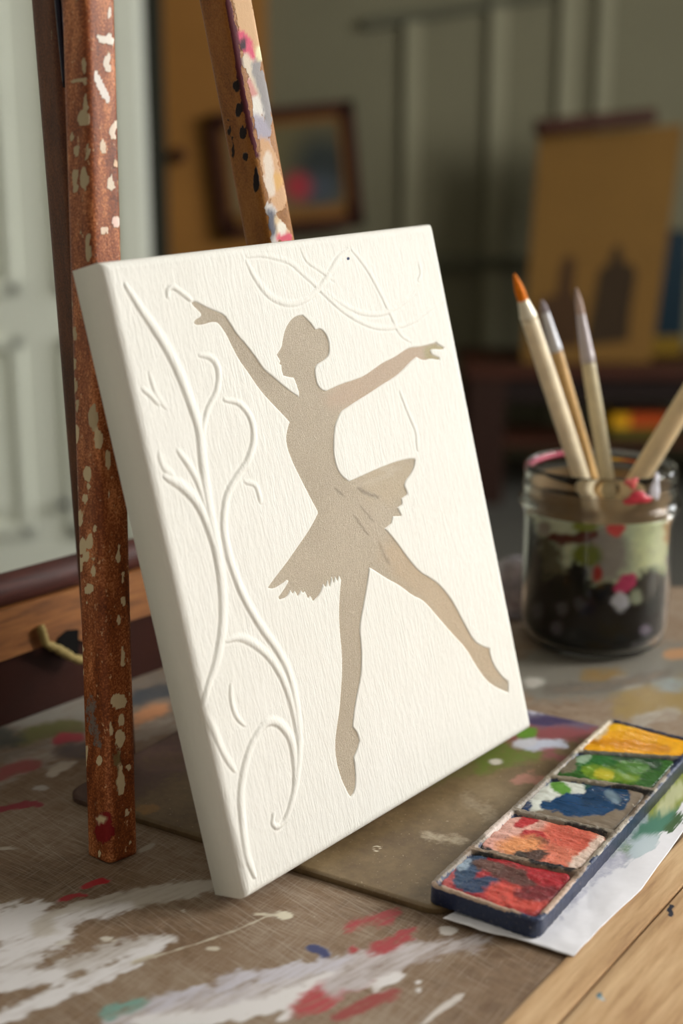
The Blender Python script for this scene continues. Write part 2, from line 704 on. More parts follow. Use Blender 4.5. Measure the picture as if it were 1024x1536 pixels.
def Z(py, y, px=512):
    return at_y(px, py, y).z


p_wall = structure(boxes('wall_partition', [(-2.2, X(-170, YD), YD, YD + .1, FL, 1.75), (X(178, YD), X(216, YD), YD - .02, YD + .1, FL, 1.75)], M['white_wall'], None, .004))
xl, xr = X(-170, YD), X(178, YD)
door = structure(boxes('door_1', [(xl, xr, YD, YD + .045, FL, 1.6)], M['white_wall'], None, .003))
structure(boxes('trim_1', [(xl, xr, YD - .01, YD + .1, 1.6, 1.75)], M['white_wall']))
for (a, b) in ((-110, 22), (82, 152)):
    x0, x1 = X(a, YD), X(b, YD)
    for (z0, z1) in ((FL + .12, Z(505, YD)), (Z(440, YD), 1.45)):
        w_, d_ = .03, .018
        fr = boxes('door_panel', [(x0, x0 + w_, YD - d_, YD + .005, z0, z1), (x1 - w_, x1, YD - d_, YD + .005, z0, z1), (x0, x1, YD - d_, YD + .005, z0, z0 + w_), (x0, x1, YD - d_, YD + .005, z1 - w_, z1),
                                  (x0 + .06, x1 - .06, YD - .012, YD + .005, z0 + .06, z1 - .06)], M['white_wall'], door, .006)
kn = loft('door_knob', at_y(95, 756, YD - .0), at_y(95, 756, YD - .05), lambda t: .008 * (1 + .4 * math.sin(t * 3)), M['metal'], door, 24, 8)

# dark strip standing in for the shaded gap, ochre door behind
structure(boxes('trim_2', [(X(214, 4.6), X(248, 4.6), 4.6, YB, FL, 1.75)], M['darkgap'], None, .004))
d2 = structure(boxes('door_2', [(X(246, 4.68), X(402, 4.68), 4.68, YB, FL, 1.75)], M['browndoor'], None, .004))
kb = at_y(270, 233, 4.68)
loft('door_knob', kb, kb - Vector((0, .06, 0)), lambda t: .022 * (.6 + .6 * t), M['darkwood'], d2, 24, 10)
# battens
k = 3
for (a, b, p0, p1) in ((604, 630, 22, 420), (729, 756, -300, 420), (832, 855, -300, 420), (887, 909, -300, 420)):
    structure(boxes('trim_%d' % k, [(X(a, 4.7), X(b, 4.7), 4.715, YB + .002, FL, Z(p0, 4.7))], M['trim'], None, .004))
    k += 1
za, zb = Z(20, 4.7), Z(395, 4.7)
T = Matrix.Translation(Vector((X(545, 4.7), 4.7, Z(38, 4.7)))) @ Matrix.Rotation(math.radians(-9), 4, 'Y')
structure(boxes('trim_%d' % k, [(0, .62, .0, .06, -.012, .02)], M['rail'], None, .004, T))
structure(boxes('trim_%d' % (k + 1), [(X(640, 4.7), X(1100, 4.7), 4.70, YB, zb - .015, zb + .02)], M['rail'], None, .004))  # dark strip standing in for the shadow at the lower rail
structure(boxes('baseboard_back', [(-.7, 2.5, 4.72, YB, FL, FL + .12)], M['trim'], None, .004))

# framed picture, hung a little crooked
fc = at_y(430, 256, 4.64)
pic = empty('framed_picture', fc, (0, math.radians(-5.5), 0))
tag(pic, 'small framed painting in a dark brown frame hanging crooked on the far wall', 'painting')
pw, ph = 108 * 4.55 / F, 91 * 4.55 / F
fw = 17 * 4.55 / F
boxes('picture_frame', [(-pw, pw, -.02, .012, ph - fw, ph), (-pw, pw, -.02, .012, -ph, -ph + fw), (-pw, -pw + fw, -.02, .012, -ph, ph), (pw - fw, pw, -.02, .012, -ph, ph)], M['darkwood'], pic, .004)
fw2 = fw * 1.6
boxes('gilt_slip', [(-pw + fw, pw - fw, -.006, .008, ph - fw2, ph - fw), (-pw + fw, pw - fw, -.006, .008, -ph + fw, -ph + fw2 + .02), (-pw + fw, -pw + fw2, -.006, .008, -ph + fw, ph - fw), (pw - fw2, pw - fw, -.006, .008, -ph + fw, ph - fw)], plain('dull gilt', (134, 92, 44), .5), pic, .002)
u, v = np.meshgrid(np.linspace(-pw + fw2, pw - fw2, 60), np.linspace(-ph + fw2, ph - fw2, 60))
Pp = np.stack([u, 0 * u, v], -1)
def blob(u, v, cx, cz, rx, rz):
    return np.clip(1.5 - np.hypot((u - cx) / rx, (v - cz) / rz) * 1.2, 0, 1)[..., None]
cc = np.zeros(u.shape + (3,)) + lin((104, 94, 58))
cc = cc * (1 - blob(u, v, .12, .0, .12, .13)) + lin((34, 42, 38)) * blob(u, v, .12, .0, .12, .13)
cc = cc * (1 - blob(u, v, -.16, -.02, .05, .14)) + lin((120, 110, 80)) * blob(u, v, -.16, -.02, .05, .14)
cc = cc * (1 - blob(u, v, .10, -.07, .07, .06)) + lin((62, 70, 78)) * blob(u, v, .10, -.07, .07, .06)
cc = cc * (1 - blob(u, v, .03, -.055, .05, .05)) + lin((172, 40, 52)) * blob(u, v, .03, -.055, .05, .05)
cc = np.concatenate([cc, np.ones(u.shape + (1,))], -1)
sheet('painted_panel', Pp, m_attr('oil painting', .6, .1, .1, 60, bump=.1), pic, (0, .01, 0), None, extra={'Col': cc})

# low bench far behind with a board, books
YBn = 4.05
bl = at_y(697, 552, YBn)
zt = bl.z
bench = empty('low_wooden_bench', (bl.x + .5, YBn, FL), (0, 0, math.radians(-1.5)))
tag(bench, 'low dark wooden bench at the far wall carrying the brown board', 'bench')
zz = zt - FL
bx0 = -.5
boxes('bench_top', [(bx0, .75, 0, .46, zz - .035, zz)], M['darkwood'], bench, .006)
boxes('apron', [(bx0 + .04, .72, .02, .32, zz - .11, zz - .035)], plain('near black wood', (30, 18, 14), .6), bench, .003)
for sx in (bx0 + .015, .62):
    for sy in (.01, .38):
        boxes('leg', [(sx, sx + .11, sy, sy + .05, 0, zz - .03)], plain('dark leg wood', (48, 28, 20), .6), bench, .004)
zs = at_y(950, 660, YBn + .05).z - FL
boxes('lower_shelf', [(bx0 + .1, .66, .03, .3, zs - .02, zs)], M['darkwood'], bench, .003)

Bt = [at_y(808, 203, 4.27), at_y(1026, 186, 4.27), at_y(975, 556, 4.14), at_y(783, 540, 4.14)]
for q_ in Bt[2:]:
    q_.z = zt + .003
br = empty('brown_drawing_board', (Bt[3] + Bt[2]) / 2)
tag(br, 'tall brown board with dark vessel silhouettes leaning on the far bench', 'drawing board')


def quad_sheet(name, quad, mat, parent, n=2, thick=(0, .012, 0), poly=None, off=(0, 0, 0)):
    """quad = TL, TR, BR, BL corners"""
    TL, TR, BR, BL = [np.array(q) for q in quad]
    if poly is None:
        poly = [(0, 0), (1, 0), (1, 1), (0, 1)]
    V = []
    for (a, b) in poly:
        V.append((TL * (1 - a) + TR * a) * (1 - b) + (BL * (1 - a) + BR * a) * b - np.array(parent.location) + np.array(off))
    m = len(V)
    V += [q + np.array(thick) for q in V]
    Fc = [tuple(range(m))[::-1], tuple(range(m, 2 * m))] + [(i, (i + 1) % m, m + (i + 1) % m, m + i) for i in range(m)]
    return mesh_obj(name, V, Fc, mat, parent, False)


quad_sheet('board_panel', Bt, M['kraft'], br)
bottle = [(.10, .72), (.22, .70), (.24, .55), (.30, .53), (.335, .56), (.34, .69), (.42, .73), (.44, .93), (.10, .93)]
quad_sheet('painted_bottle_silhouette', Bt, M['kraft_mid'], br, poly=bottle, thick=(0, .0035, 0), off=(0, -.003, 0))
jug = [(.52, .60), (.585, .575), (.61, .50), (.66, .495), (.69, .57), (.76, .58), (.80, .62), (.79, .78), (.80, .905), (.47, .925), (.50, .76)]
quad_sheet('painted_jug_silhouette', Bt, M['kraft_dark'], br, poly=jug, thick=(0, .0035, 0), off=(0, -.003, 0))
cl0, cl1 = at_y(802, 192, 4.22), at_y(982, 174, 4.22)
cb = loft('wooden_clamp_bar', cl0, cl1, lambda t: .023, M['darkwood'], None, 24, 20, rsquare(4))
tag(cb, 'dark brown wooden bar lying across the top of the tall brown board', 'bar')
g0 = at_y(988, 352, 4.16)
g1 = at_y(1045, 545, 4.16)
tb = empty('teal_book', (g0.x, 4.31, zt))
tag(tb, 'dark teal book with yellow foot standing beside the brown board', 'book')
boxes('book_cover', [(0, .13, .0, .16, (g0.z - zt) * .16, g0.z - zt)], plain('dark teal cover', (4, 34, 46), .5), tb, .003)
boxes('yellow_band', [(0, .13, .0, .16, 0, (g0.z - zt) * .16)], plain('mustard band', (120, 92, 12), .5), tb, .003)
sh = FL + zs + .001
bk0, bk1 = at_y(918, 660, 4.12).x, at_y(1003, 660, 4.12).x
hh = 17 * 4.1 / F
b1 = empty('orange_book', (bk0, 4.12, sh + hh))
tag(b1, 'orange red book on the bench shelf, on top of the olive one', 'book')
boxes('book_cover', [(.0, bk1 - bk0, 0, .15, .0, hh * 1.2)], plain('orange red cover', (178, 70, 20), .5), b1, .002)
boxes('yellow_spine', [(-.004, .05, -.003, .15, .0, hh * 1.2)], plain('yellow spine', (222, 160, 20), .5), b1, .002)
b2 = boxes('olive_book', [(bk0 - .01, bk1 + .02, 4.11, 4.27, sh, sh + hh)], plain('olive cover', (84, 78, 22), .6), None, .003)
tag(b2, 'olive green book lying flat under the orange one on the bench shelf', 'book')

# ------------------------------------------------------------------ work table
tbl = empty('work_table', (0, .5, FL))
tag(tbl, 'brown paint splattered work table with light wooden edge planks', 'table')
LX, LY, LD = .0553, .4127, .7083                 # edge line between painted top and light planks
YF = .908


def xline(y):
    return LX + (y - LY) * LD


WH, LIL, GR = (226, 222, 222), (200, 196, 206), (176, 170, 162)
table_strokes = [
    ('l', [(-40, 1110), (60, 1090), (200, 1060), (330, 1050)], 60, (128, 122, 112), .55, 30, 10),
    ('l', [(-40, 1190), (40, 1150), (150, 1110), (260, 1090)], 12, (168, 160, 150), .6, 10, 6),
    ('e', 100, 1075, 70, 26, (150, 146, 136), .75, 20, 8),
    ('l', [(20, 1112), (70, 1096), (118, 1092)], 9, (104, 104, 60), .8, 6, 4),
    ('l', [(84, 1112), (104, 1106), (122, 1108)], 6, (166, 62, 72), 1, 3, 3),
    ('l', [(-10, 1168), (20, 1154), (56, 1146)], 6, (158, 84, 84), .8, 5, 3),
    ('l', [(70, 1164), (96, 1150), (112, 1144)], 5, (204, 196, 184), .85, 4, 3),
    ('l', [(-10, 1216), (30, 1208), (64, 1206)], 5, (150, 46, 62), .9, 4, 3),
    ('e', 62, 1182, 12, 5, (196, 192, 188), .8, 4, 3),
    ('e', 0, 1108, 26, 12, (70, 74, 66), .8, 8, 5),
    ('l', [(200, 1052), (225, 1040), (260, 1036)], 9, (70, 78, 84), .8, 7, 4),
    ('l', [(204, 1082), (226, 1068), (246, 1062)], 7, (206, 146, 104), .8, 6, 4),
    ('l', [(90, 1128), (190, 1120)], 8, (92, 84, 86), .7, 8, 5),
    # foreground left: white brushwork
    ('l', [(-20, 1392), (30, 1386), (70, 1392), (90, 1400)], 34, WH, .82, 16, 12),
    ('l', [(-20, 1440), (30, 1436), (60, 1422)], 26, WH, .72, 18, 12),
    ('l', [(60, 1392), (110, 1368), (180, 1352), (260, 1338), (320, 1326)], 15, (198, 190, 180), .74, 8, 5),
    ('l', [(90, 1385), (150, 1372), (190, 1362)], 8, WH, .7, 8, 6),
    ('l', [(-20, 1478), (60, 1466), (110, 1448), (180, 1428), (256, 1406)], 15, (206, 200, 196), .68, 12, 8),
    ('l', [(-20, 1536), (70, 1500), (130, 1472), (190, 1448), (240, 1418)], 12, WH, .75, 8, 6),
    ('l', [(-20, 1480), (40, 1470), (90, 1462)], 12, WH, .85, 8, 6),
    ('l', [(160, 1530), (260, 1516), (380, 1490), (480, 1462), (560, 1440), (650, 1420)], 22, (206, 200, 204), .64, 14, 10),
    ('l', [(210, 1536), (330, 1526), (440, 1496), (510, 1456)], 11, WH, .95, 7, 6),
    ('l', [(330, 1470), (430, 1455), (520, 1440)], 9, LIL, .75, 8, 6),
    ('l', [(220, 1508), (290, 1488), (360, 1474)], 7, LIL, .7, 8, 6),
    ('l', [(420, 1528), (450, 1510), (500, 1506)], 7, WH, .8, 6, 5),
    ('l', [(450, 1516), (500, 1488), (560, 1462), (610, 1440)], 15, (176, 52, 62), .72, 8, 7),
    ('l', [(500, 1528), (560, 1502), (600, 1488)], 9, (150, 50, 50), .72, 8, 6),
    ('l', [(500, 1478), (570, 1452), (660, 1424), (740, 1410)], 14, (196, 188, 190), .6, 14, 8),
    ('l', [(560, 1480), (590, 1468), (600, 1464)], 6, WH, .85, 5, 4),
    ('l', [(150, 1522), (180, 1510), (212, 1500)], 8, (118, 164, 154), .62, 8, 6),
    ('l', [(520, 1392), (556, 1380), (596, 1372)], 11, (168, 48, 58), .66, 9, 7),
    ('l', [(560, 1422), (594, 1408), (622, 1394)], 9, (168, 44, 56), .7, 8, 6),
    ('l', [(526, 1425), (532, 1424)], 4, (170, 40, 50), .8, 4, 3),
    ('l', [(632, 1536), (660, 1514), (694, 1492)], 4.5, (210, 202, 196), .95, 3, 1.5),
    ('e', 672, 1396, 14, 7, (214, 208, 204), 1, 2, 1.5),
    ('l', [(124, 1331), (144, 1324), (164, 1322)], 4.5, (176, 22, 40), 1, 2, 2),
    ('l', [(90, 1350), (112, 1344), (132, 1344)], 4, (170, 26, 44), 1, 2, 2.5),
    ('l', [(462, 1422), (476, 1424), (492, 1432)], 6.5, (30, 46, 104), 1, 2, 1),
    ('e', 426, 1373, 14, 6, (216, 208, 186), 1, 2, 1),
    ('l', [(380, 1371), (412, 1373)], 2.2, (210, 200, 178), 1, 1.5, .5),
    ('e', 320, 1423, 11, 3.5, (204, 194, 176), 1, 2, 1),
    ('e', 160, 1408, 9, 4, (212, 204, 190), 1, 3, 2), ('e', 100, 1414, 10, 2.5, (206, 200, 190), .9, 2, 1.5),
    ('e', 275, 1366, 3, 3, (222, 216, 204), 1, 2, .5), ('e', 627, 1473, 4, 3, WH, 1, 2, .5), ('e', 627, 1486, 4, 5, WH, 1, 2, .5),
    ('l', [(200, 1444), (330, 1404), (420, 1366)], 1.6, (200, 190, 170), .7, 2, 1),
    ('e', 10, 1273, 14, 3, (190, 180, 166), .8, 3, 2), ('l', [(208, 1278), (232, 1266)], 3, (170, 160, 144), .9, 3, 2),
    # behind the canvas on the right
    ('l', [(770, 1010), (880, 1012), (1060, 1000)], 40, (128, 124, 114), .85, 24, 8),
    ('l', [(930, 1065), (1000, 1052), (1060, 1050)], 22, (158, 134, 84), .8, 18, 8),
    ('e', 905, 1015, 16, 5, (140, 112, 62), .6, 10, 6), ('e', 940, 1024, 10, 4, (186, 184, 178), .62, 8, 5), ('e', 800, 1024, 8, 4, (200, 196, 188), .7, 5, 3), ('l', [(820, 1034), (900, 1030), (1000, 1010)], 4, (110, 104, 96), .6, 6, 5), ('l', [(950, 1090), (1010, 1070)], 8, (176, 168, 156), .5, 8, 6),
    ('l', [(1000, 982), (1040, 978)], 5, (186, 140, 100), .9, 4, 1), ('e', 1005, 1028, 12, 5, (150, 160, 160), .6, 8, 5),
]
ys = np.concatenate([np.linspace(.1, .34, 12)[:-1], np.arange(.34, YF, .0011), [YF]])
ds = np.concatenate([np.arange(0, .66, .0012), np.linspace(.67, 1.0, 12)])
D, Yg = np.meshgrid(ds, ys)
Xg = xline(Yg) - D
P = np.stack([Xg, Yg, np.zeros_like(Xg)], -1)[:, ::-1]
o = sheet('painted_top', P - np.array([0, .5, FL]), M['table'], tbl, (0, 0, -.004))
a = paint_attr(np.vstack([P.reshape(-1, 3), P.reshape(-1, 3)[:0]]), table_strokes, (176, 170, 162))
nv = len(o.data.vertices)
full = np.zeros((nv, 4))
full[:len(a)] = a
at = o.data.attributes.new('Col', 'FLOAT_COLOR', 'POINT')
at.data.foreach_set('color', full.ravel())
# slab under it, light planks, apron, legs
ang = math.atan2(1, LD)                          # plank direction
Vs = [(xline(.1) - 1.0, .1), (xline(.1) + .14, .1), (xline(YF) + .14, YF), (xline(YF) - 1.0, YF)]
zt0, zt1 = -.034 - FL, -.0042 - FL
V = [(x, y - .5, zt0) for x, y in Vs] + [(x, y - .5, zt1) for x, y in Vs]
mesh_obj('table_slab', V, [(0, 3, 2, 1), (4, 5, 6, 7), (0, 1, 5, 4), (1, 2, 6, 5), (2, 3, 7, 6), (3, 0, 4, 7)], M['slab'], tbl, False)
plank_marks = [('e', 1005, 1365, 4, 9, (40, 44, 60), 1, 2, 2), ('e', 898, 1492, 5, 6, (60, 110, 130), 1, 2, 2), ('e', 902, 1498, 4, 3, (210, 215, 215), 1, 2, 1)]


def m_plank():
    t = NT('light oak plank')
    v = t.coord((12, 150, 150))
    a_ = t.noise(.9, v, 6, .6, .8)
    b_ = t.noise(4, v, 5, .7)
    f = t.math('ADD', t.math('MULTIPLY', a_, .65), t.math('MULTIPLY', b_, .35))
    col = t.ramp(f, [(.32, tuple(lin((156, 118, 82)))), (.48, tuple(lin((202, 164, 122)))), (.66, tuple(lin((226, 194, 152))))])
    col, fac = t.overlay(col, .5, .1, 500)
    return t.fin(col, .45, t.bump(f, .2, .0006))


M['plankp'] = m_plank()
# plank frame: origin on the line, x along it, y to the right (negative normal)
PM = Matrix.Translation(Vector((LX, LY, 0))) @ Matrix.Rotation(ang, 4, 'Z')
for i, (w0, w1, sh_) in enumerate(((.0004, .0166, 0), (.0171, .14, 0.35))):
    us = np.arange(-.40, .62, .0015)
    ws = np.arange(w0, w1 + .0005, .0012 if i == 0 else .002)
    U, Wv = np.meshgrid(us, ws)
    e = np.minimum(Wv - w0, w1 - Wv)
    zz_ = .0012 - .0007 * np.clip(1 - e / .0012, 0, 1) ** 2
    Pl = np.stack([U, -Wv, zz_], -1)
    Rm = np.array(PM.to_3x3())
    Pw = Pl @ Rm.T + np.array([LX, LY, 0])
    att = paint_attr(Pw, plank_marks, (60, 60, 70))
    ob = sheet('edge_plank', Pl[::-1] if True else Pl, M['plankp'], tbl, (0, 0, -.005), None, extra={'Col': att[::-1]})
    ob.matrix_local = Matrix.Translation(Vector((LX, LY - .5, -FL))) @ Matrix.Rotation(ang, 4, 'Z')
for (lx, ly) in ((-.72, .14), (.12, .14), (.38, YF - .06), (-.42, YF - .06)):
    boxes('leg', [(lx, lx + .05, ly - .5, ly - .45, 0, zt0)], M['slab'], tbl, .003)

# thin hardboard under the canvas
A = on_z(95, 1190, .0032)
B = on_z(668, 1368, .0032)
e1 = (B - A)
Lb = e1.length
e1.normalize()
e2 = Vector((-e1.y, e1.x, 0))
DB = .205
bo = empty('hardboard_panel', (A.x, A.y, 0), (0, 0, math.atan2(e1.y, e1.x)))
tag(bo, 'thin paint-stained brown hardboard lying flat under the canvas', 'board')
us = np.arange(0, Lb + .0005, .001)
vs = np.arange(0, DB, .001)
U, Vv = np.meshgrid(us, vs)
# round the corners by pulling the grid in
rc = .010
cu = np.clip(np.maximum(rc - U, U - (Lb - rc)), 0, rc)
cv = np.clip(np.maximum(rc - Vv, Vv - (vs[-1] - rc)), 0, rc)
f_ = np.maximum(cu, cv) / np.maximum(np.hypot(cu, cv), 1e-9)
f_ = np.where((cu > 0) & (cv > 0), f_, 1)
sU = np.where(U < Lb / 2, -1, 1)
sV = np.where(Vv < vs[-1] / 2, -1, 1)
U2 = U - sU * cu * (1 - f_)
V2 = Vv - sV * cv * (1 - f_)
edge = np.minimum(np.minimum(U, Lb - U), np.minimum(Vv, vs[-1] - Vv))
zb_ = .0032 - .0008 * np.clip(1 - edge / .0012, 0, 1) ** 2
Pl = np.stack([U2, V2, zb_], -1)
Rb = np.array([[e1.x, e2.x], [e1.y, e2.y]])
Pw = np.concatenate([Pl[..., :2] @ Rb.T + np.array([A.x, A.y]), Pl[..., 2:]], -1)
board_strokes = [
    ('l', [(700, 1150), (760, 1128), (820, 1118)], 22, (104, 122, 46), .7, 16, 6),
    ('l', [(640, 1170), (700, 1150)], 14, (110, 110, 56), .5, 14, 6),
    ('l', [(760, 1090), (830, 1095), (900, 1080)], 20, (142, 76, 80), .85, 14, 6),
    ('l', [(780, 1060), (850, 1062), (930, 1066)], 22, (104, 96, 118), .9, 10, 5),
    ('l', [(800, 1064), (840, 1046), (880, 1044)], 8, (206, 206, 224), .95, 6, 4),
    ('l', [(840, 1064), (890, 1066), (930, 1058)], 8, (196, 198, 218), .9, 6, 4),
    ('l', [(800, 1082), (860, 1078), (900, 1074)], 4, (70, 58, 96), .8, 4, 3),
    ('l', [(790, 1120), (830, 1116), (850, 1120)], 5, (196, 200, 216), .95, 4, 2),
    ('l', [(775, 1116), (800, 1112)], 4, (206, 206, 214), .9, 4, 2),
    ('l', [(780, 1102), (800, 1098)], 5, (96, 140, 40), .9, 4, 2), ('l', [(820, 1132), (850, 1140), (840, 1150)], 7, (150, 84, 92), .7, 8, 5),
    ('l', [(770, 1172), (800, 1168), (830, 1180)], 8, (170, 120, 104), .8, 8, 5), ('e', 743, 1143, 6, 3, (216, 210, 196), 1, 2, 1),
    ('l', [(694, 1196), (720, 1210), (740, 1226)], 12, (168, 152, 126), .42, 14, 8), ('l', [(635, 1252), (670, 1258), (700, 1262)], 8, (186, 172, 148), .55, 8, 5),
    ('e', 568, 1225, 40, 14, (150, 126, 92), .35, 14, 8),
    ('l', [(120, 1180), (220, 1120), (300, 1090)], 60, (86, 64, 58), .8, 30, 10), ('l', [(210, 1215), (235, 1212)], 8, (150, 112, 58), .6, 6, 4),  # wide mauve-brown stroke, its darkness paints in the canvas shadow
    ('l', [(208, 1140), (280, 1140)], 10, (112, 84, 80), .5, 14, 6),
    ('l', [(234, 1256), (246, 1262)], 5, (160, 128, 80), .8, 4, 2),
]
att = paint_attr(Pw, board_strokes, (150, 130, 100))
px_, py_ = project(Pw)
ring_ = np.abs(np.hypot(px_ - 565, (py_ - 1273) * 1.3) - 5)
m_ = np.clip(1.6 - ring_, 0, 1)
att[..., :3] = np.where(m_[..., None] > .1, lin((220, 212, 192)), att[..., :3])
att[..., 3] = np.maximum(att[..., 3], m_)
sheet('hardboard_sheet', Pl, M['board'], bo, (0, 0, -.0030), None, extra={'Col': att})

# ------------------------------------------------------------------ easel
easel = empty('wooden_easel', on_z(160, 1290, 0))
tag(easel, 'paint-splashed brown wooden easel standing behind the white canvas', 'easel')
EL = Vector(easel.location)
YAW = 0.8444
TAN, CRM = (186, 168, 136), (214, 196, 160)
leg_strokes = [('e', 164, 20, 4, 9, (236, 226, 214), 1, 2, 1.5), ('l', [(148, 55), (155, 58), (162, 56), (166, 64)], 5, (240, 232, 222), 1, 2, 3), ('l', [(163, 84), (159, 94), (164, 106)], 4, (234, 222, 208), 1, 2, 2),
               ('l', [(143, 109), (151, 128), (161, 151)], 5, (238, 230, 224), 1, 2, 2), ('l', [(173, 186), (168, 200), (172, 206)], 4, (232, 214, 196), 1, 2, 2), ('l', [(153, 212), (156, 228)], 4, (226, 206, 184), 1, 2, 2.5),
               ('l', [(166, 266), (166, 284)], 5, (232, 216, 196), 1, 2, 2.5), ('e', 175, 333, 7, 7, (240, 208, 196), 1, 2, 2), ('e', 157, 345, 7, 6, (232, 210, 188), 1, 2, 2), ('e', 174, 245, 3, 6, (220, 190, 160), 1, 2, 2)]
for (x, y, w, h) in ((126, 99, 4, 11), (118, 121, 13, 4), (127, 122, 4, 6), (125, 178, 11, 12), (128, 158, 4, 16), (115, 226, 5, 9), (131, 226, 2.5, 10), (109, 205, 3, 8), (113, 263, 5, 9), (126, 268, 7, 14), (113, 279, 4, 7), (132, 372, 5, 18), (122, 350, 2, 8),
                     (111, 543, 4, 10), (112, 576, 4, 11), (140, 628, 7, 20), (147, 660, 7, 15), (115, 648, 3, 15), (161, 684, 5, 8), (162, 696, 5, 7), (131, 711, 7, 11), (133, 729, 4, 6), (127, 748, 4, 9), (120, 777, 4, 14), (142, 793, 3, 6), (163, 742, 2, 8),
                     (124, 818, 6, 14), (135, 812, 5, 14), (129, 835, 5, 8), (139, 840, 4, 6), (120, 848, 4, 11), (178, 826, 3, 12), (177, 838, 4, 8), (140, 858, 4, 6), (133, 883, 7, 8), (130, 906, 3, 4), (185, 902, 4, 7), (178, 930, 2.5, 6),
                     (119, 977, 6, 12), (121, 1014, 5, 10), (178, 1052, 13, 11), (182, 1080, 6, 10), (180, 1108, 8, 13), (166, 1096, 3, 14), (128, 1134, 5, 14), (149, 1141, 5, 8), (193, 1151, 4, 6), (182, 1175, 5, 22), (125, 1184, 3, 8), (152, 1229, 5, 4), (149, 1279, 3, 5), (195, 1264, 3, 3), (190, 1218, 3, 8),
                     (107, 460, 3, 10), (112, 500, 3, 9), (116, 610, 3, 9), (184, 870, 2, 8), (184, 985, 3, 14)):
    leg_strokes.append(('e', x, y, w * .95, h, CRM if y > 640 else TAN, 1, 2, 2.2))
leg_strokes.insert(0, ('l', [(136, 1040), (138, 1080), (150, 1120)], 9, (120, 112, 106), .55, 8, 5))
leg_strokes.insert(0, ('e', 158, 1240, 16, 26, (132, 22, 24), .8, 12, 6))
leg_strokes.insert(0, ('l', [(175, 1120), (180, 1200)], 6, (128, 108, 70), .6, 8, 5))
leg_strokes.insert(0, ('l', [(140, 360), (155, 600)], 8, (60, 36, 24), .4, 8, 5))


def yaw_leg(name, A, B, a0, a1, mat, strokes, p=6, n=64, m=380, par=None):
    sec = rsquare(p)
    return loft(name, Vector(A) - EL, Vector(B) - EL, lambda t: 1.09 * (a0 + (a1 - a0) * t), mat, par or easel, n, m, sec, YAW)


def leg(name, A, B, a0, a1, mat, strokes, p=6, n=72, m=420):
    A, B = Vector(A), Vector(B)
    o = yaw_leg(name, A, B, a0, a1, mat, strokes, p, n, m)
    V = np.empty(len(o.data.vertices) * 3)
    o.data.vertices.foreach_get('co', V)
    V = V.reshape(-1, 3) + np.array(EL)
    at = o.data.attributes.new('Col', 'FLOAT_COLOR', 'POINT')
    at.data.foreach_set('color', paint_attr(V, strokes, (186, 168, 136)).ravel())
    return o


Lb0 = Vector((-.0985, .5325, 0.0))
top = at_y(143, 380, .5565)
dirv = (top - Lb0) / (top.z)
leg('leg', Lb0, Lb0 + dirv * .62, .0074, .0070, M['leg'], leg_strokes)
Rt = at_y(338, 0, .625)
Rm_ = at_y(405, 362, .640)
dv = (Rm_ - Rt) / (Rm_.z - Rt.z)
r_strokes = [('l', [(352, 0), (362, 60), (390, 180), (425, 362)], 26, (188, 150, 112), 0.0, 10, 4),
             ('l', [(358, -20), (372, 40), (384, 90)], 14, (206, 168, 128), .9, 8, 3), ('l', [(354, 50), (366, 64), (376, 86)], 7, (212, 88, 116), 1, 3, 3), ('e', 391, 80, 6, 8, (226, 220, 180), 1, 2, 1),
             ('l', [(366, 90), (382, 120), (392, 170)], 8, (216, 202, 182), .95, 5, 4), ('l', [(385, 100), (398, 140), (402, 200)], 7, (150, 146, 146), .9, 5, 4), ('l', [(372, 120), (385, 160), (396, 210)], 4, (206, 148, 140), .8, 4, 3),
             ('l', [(384, 150), (392, 200), (400, 230)], 6, (226, 222, 214), .95, 4, 4), ('l', [(388, 180), (398, 214), (408, 240)], 9, (170, 164, 178), .8, 6, 4), ('l', [(396, 220), (408, 262), (420, 310)], 14, (206, 164, 126), .95, 8, 4),
             ('e', 414, 272, 7, 9, (214, 168, 104), .9, 5, 3), ('l', [(400, 230), (406, 290)], 4, (222, 206, 190), .8, 4, 3), ('l', [(402, 310), (410, 340), (412, 362)], 6, (206, 200, 196), .95, 4, 4), ('l', [(410, 330), (424, 344), (430, 362)], 8, (216, 190, 150), .9, 5, 3),
             ('e', 428, 356, 9, 5, (214, 90, 110), 1, 3, 2), ('e', 423, 340, 5, 7, (236, 230, 216), 1, 3, 2), ('l', [(405, 320), (408, 350)], 4, (96, 98, 110), .8, 4, 3), ('e', 364, 66, 4, 6, (60, 40, 50), .9, 3, 2),
             ('l', [(340, -10), (352, 60), (366, 150), (385, 235)], 4.5, (84, 28, 38), .95, 3, 1.5)]
for (x, y, h) in ((354, 130, 8), (358, 165, 11), (364, 200, 9), (368, 235, 6), (384, 270, 20)):
    r_strokes.append(('e', x, y, 4.5, h, (28, 20, 22), 1, 2, 1.5))
for (x, y, h) in ((342, 182, 4), (344, 196, 5), (347, 208, 4), (350, 228, 10)):
    r_strokes.append(('e', x, y, 2.5, h, (40, 26, 18), .8, 2, 2))
leg('leg', Rm_ - dv * (Rm_.z + 0.0), Rm_ + dv * (.62 - Rm_.z), .0078, .0078, M['leg2'], r_strokes, 8)
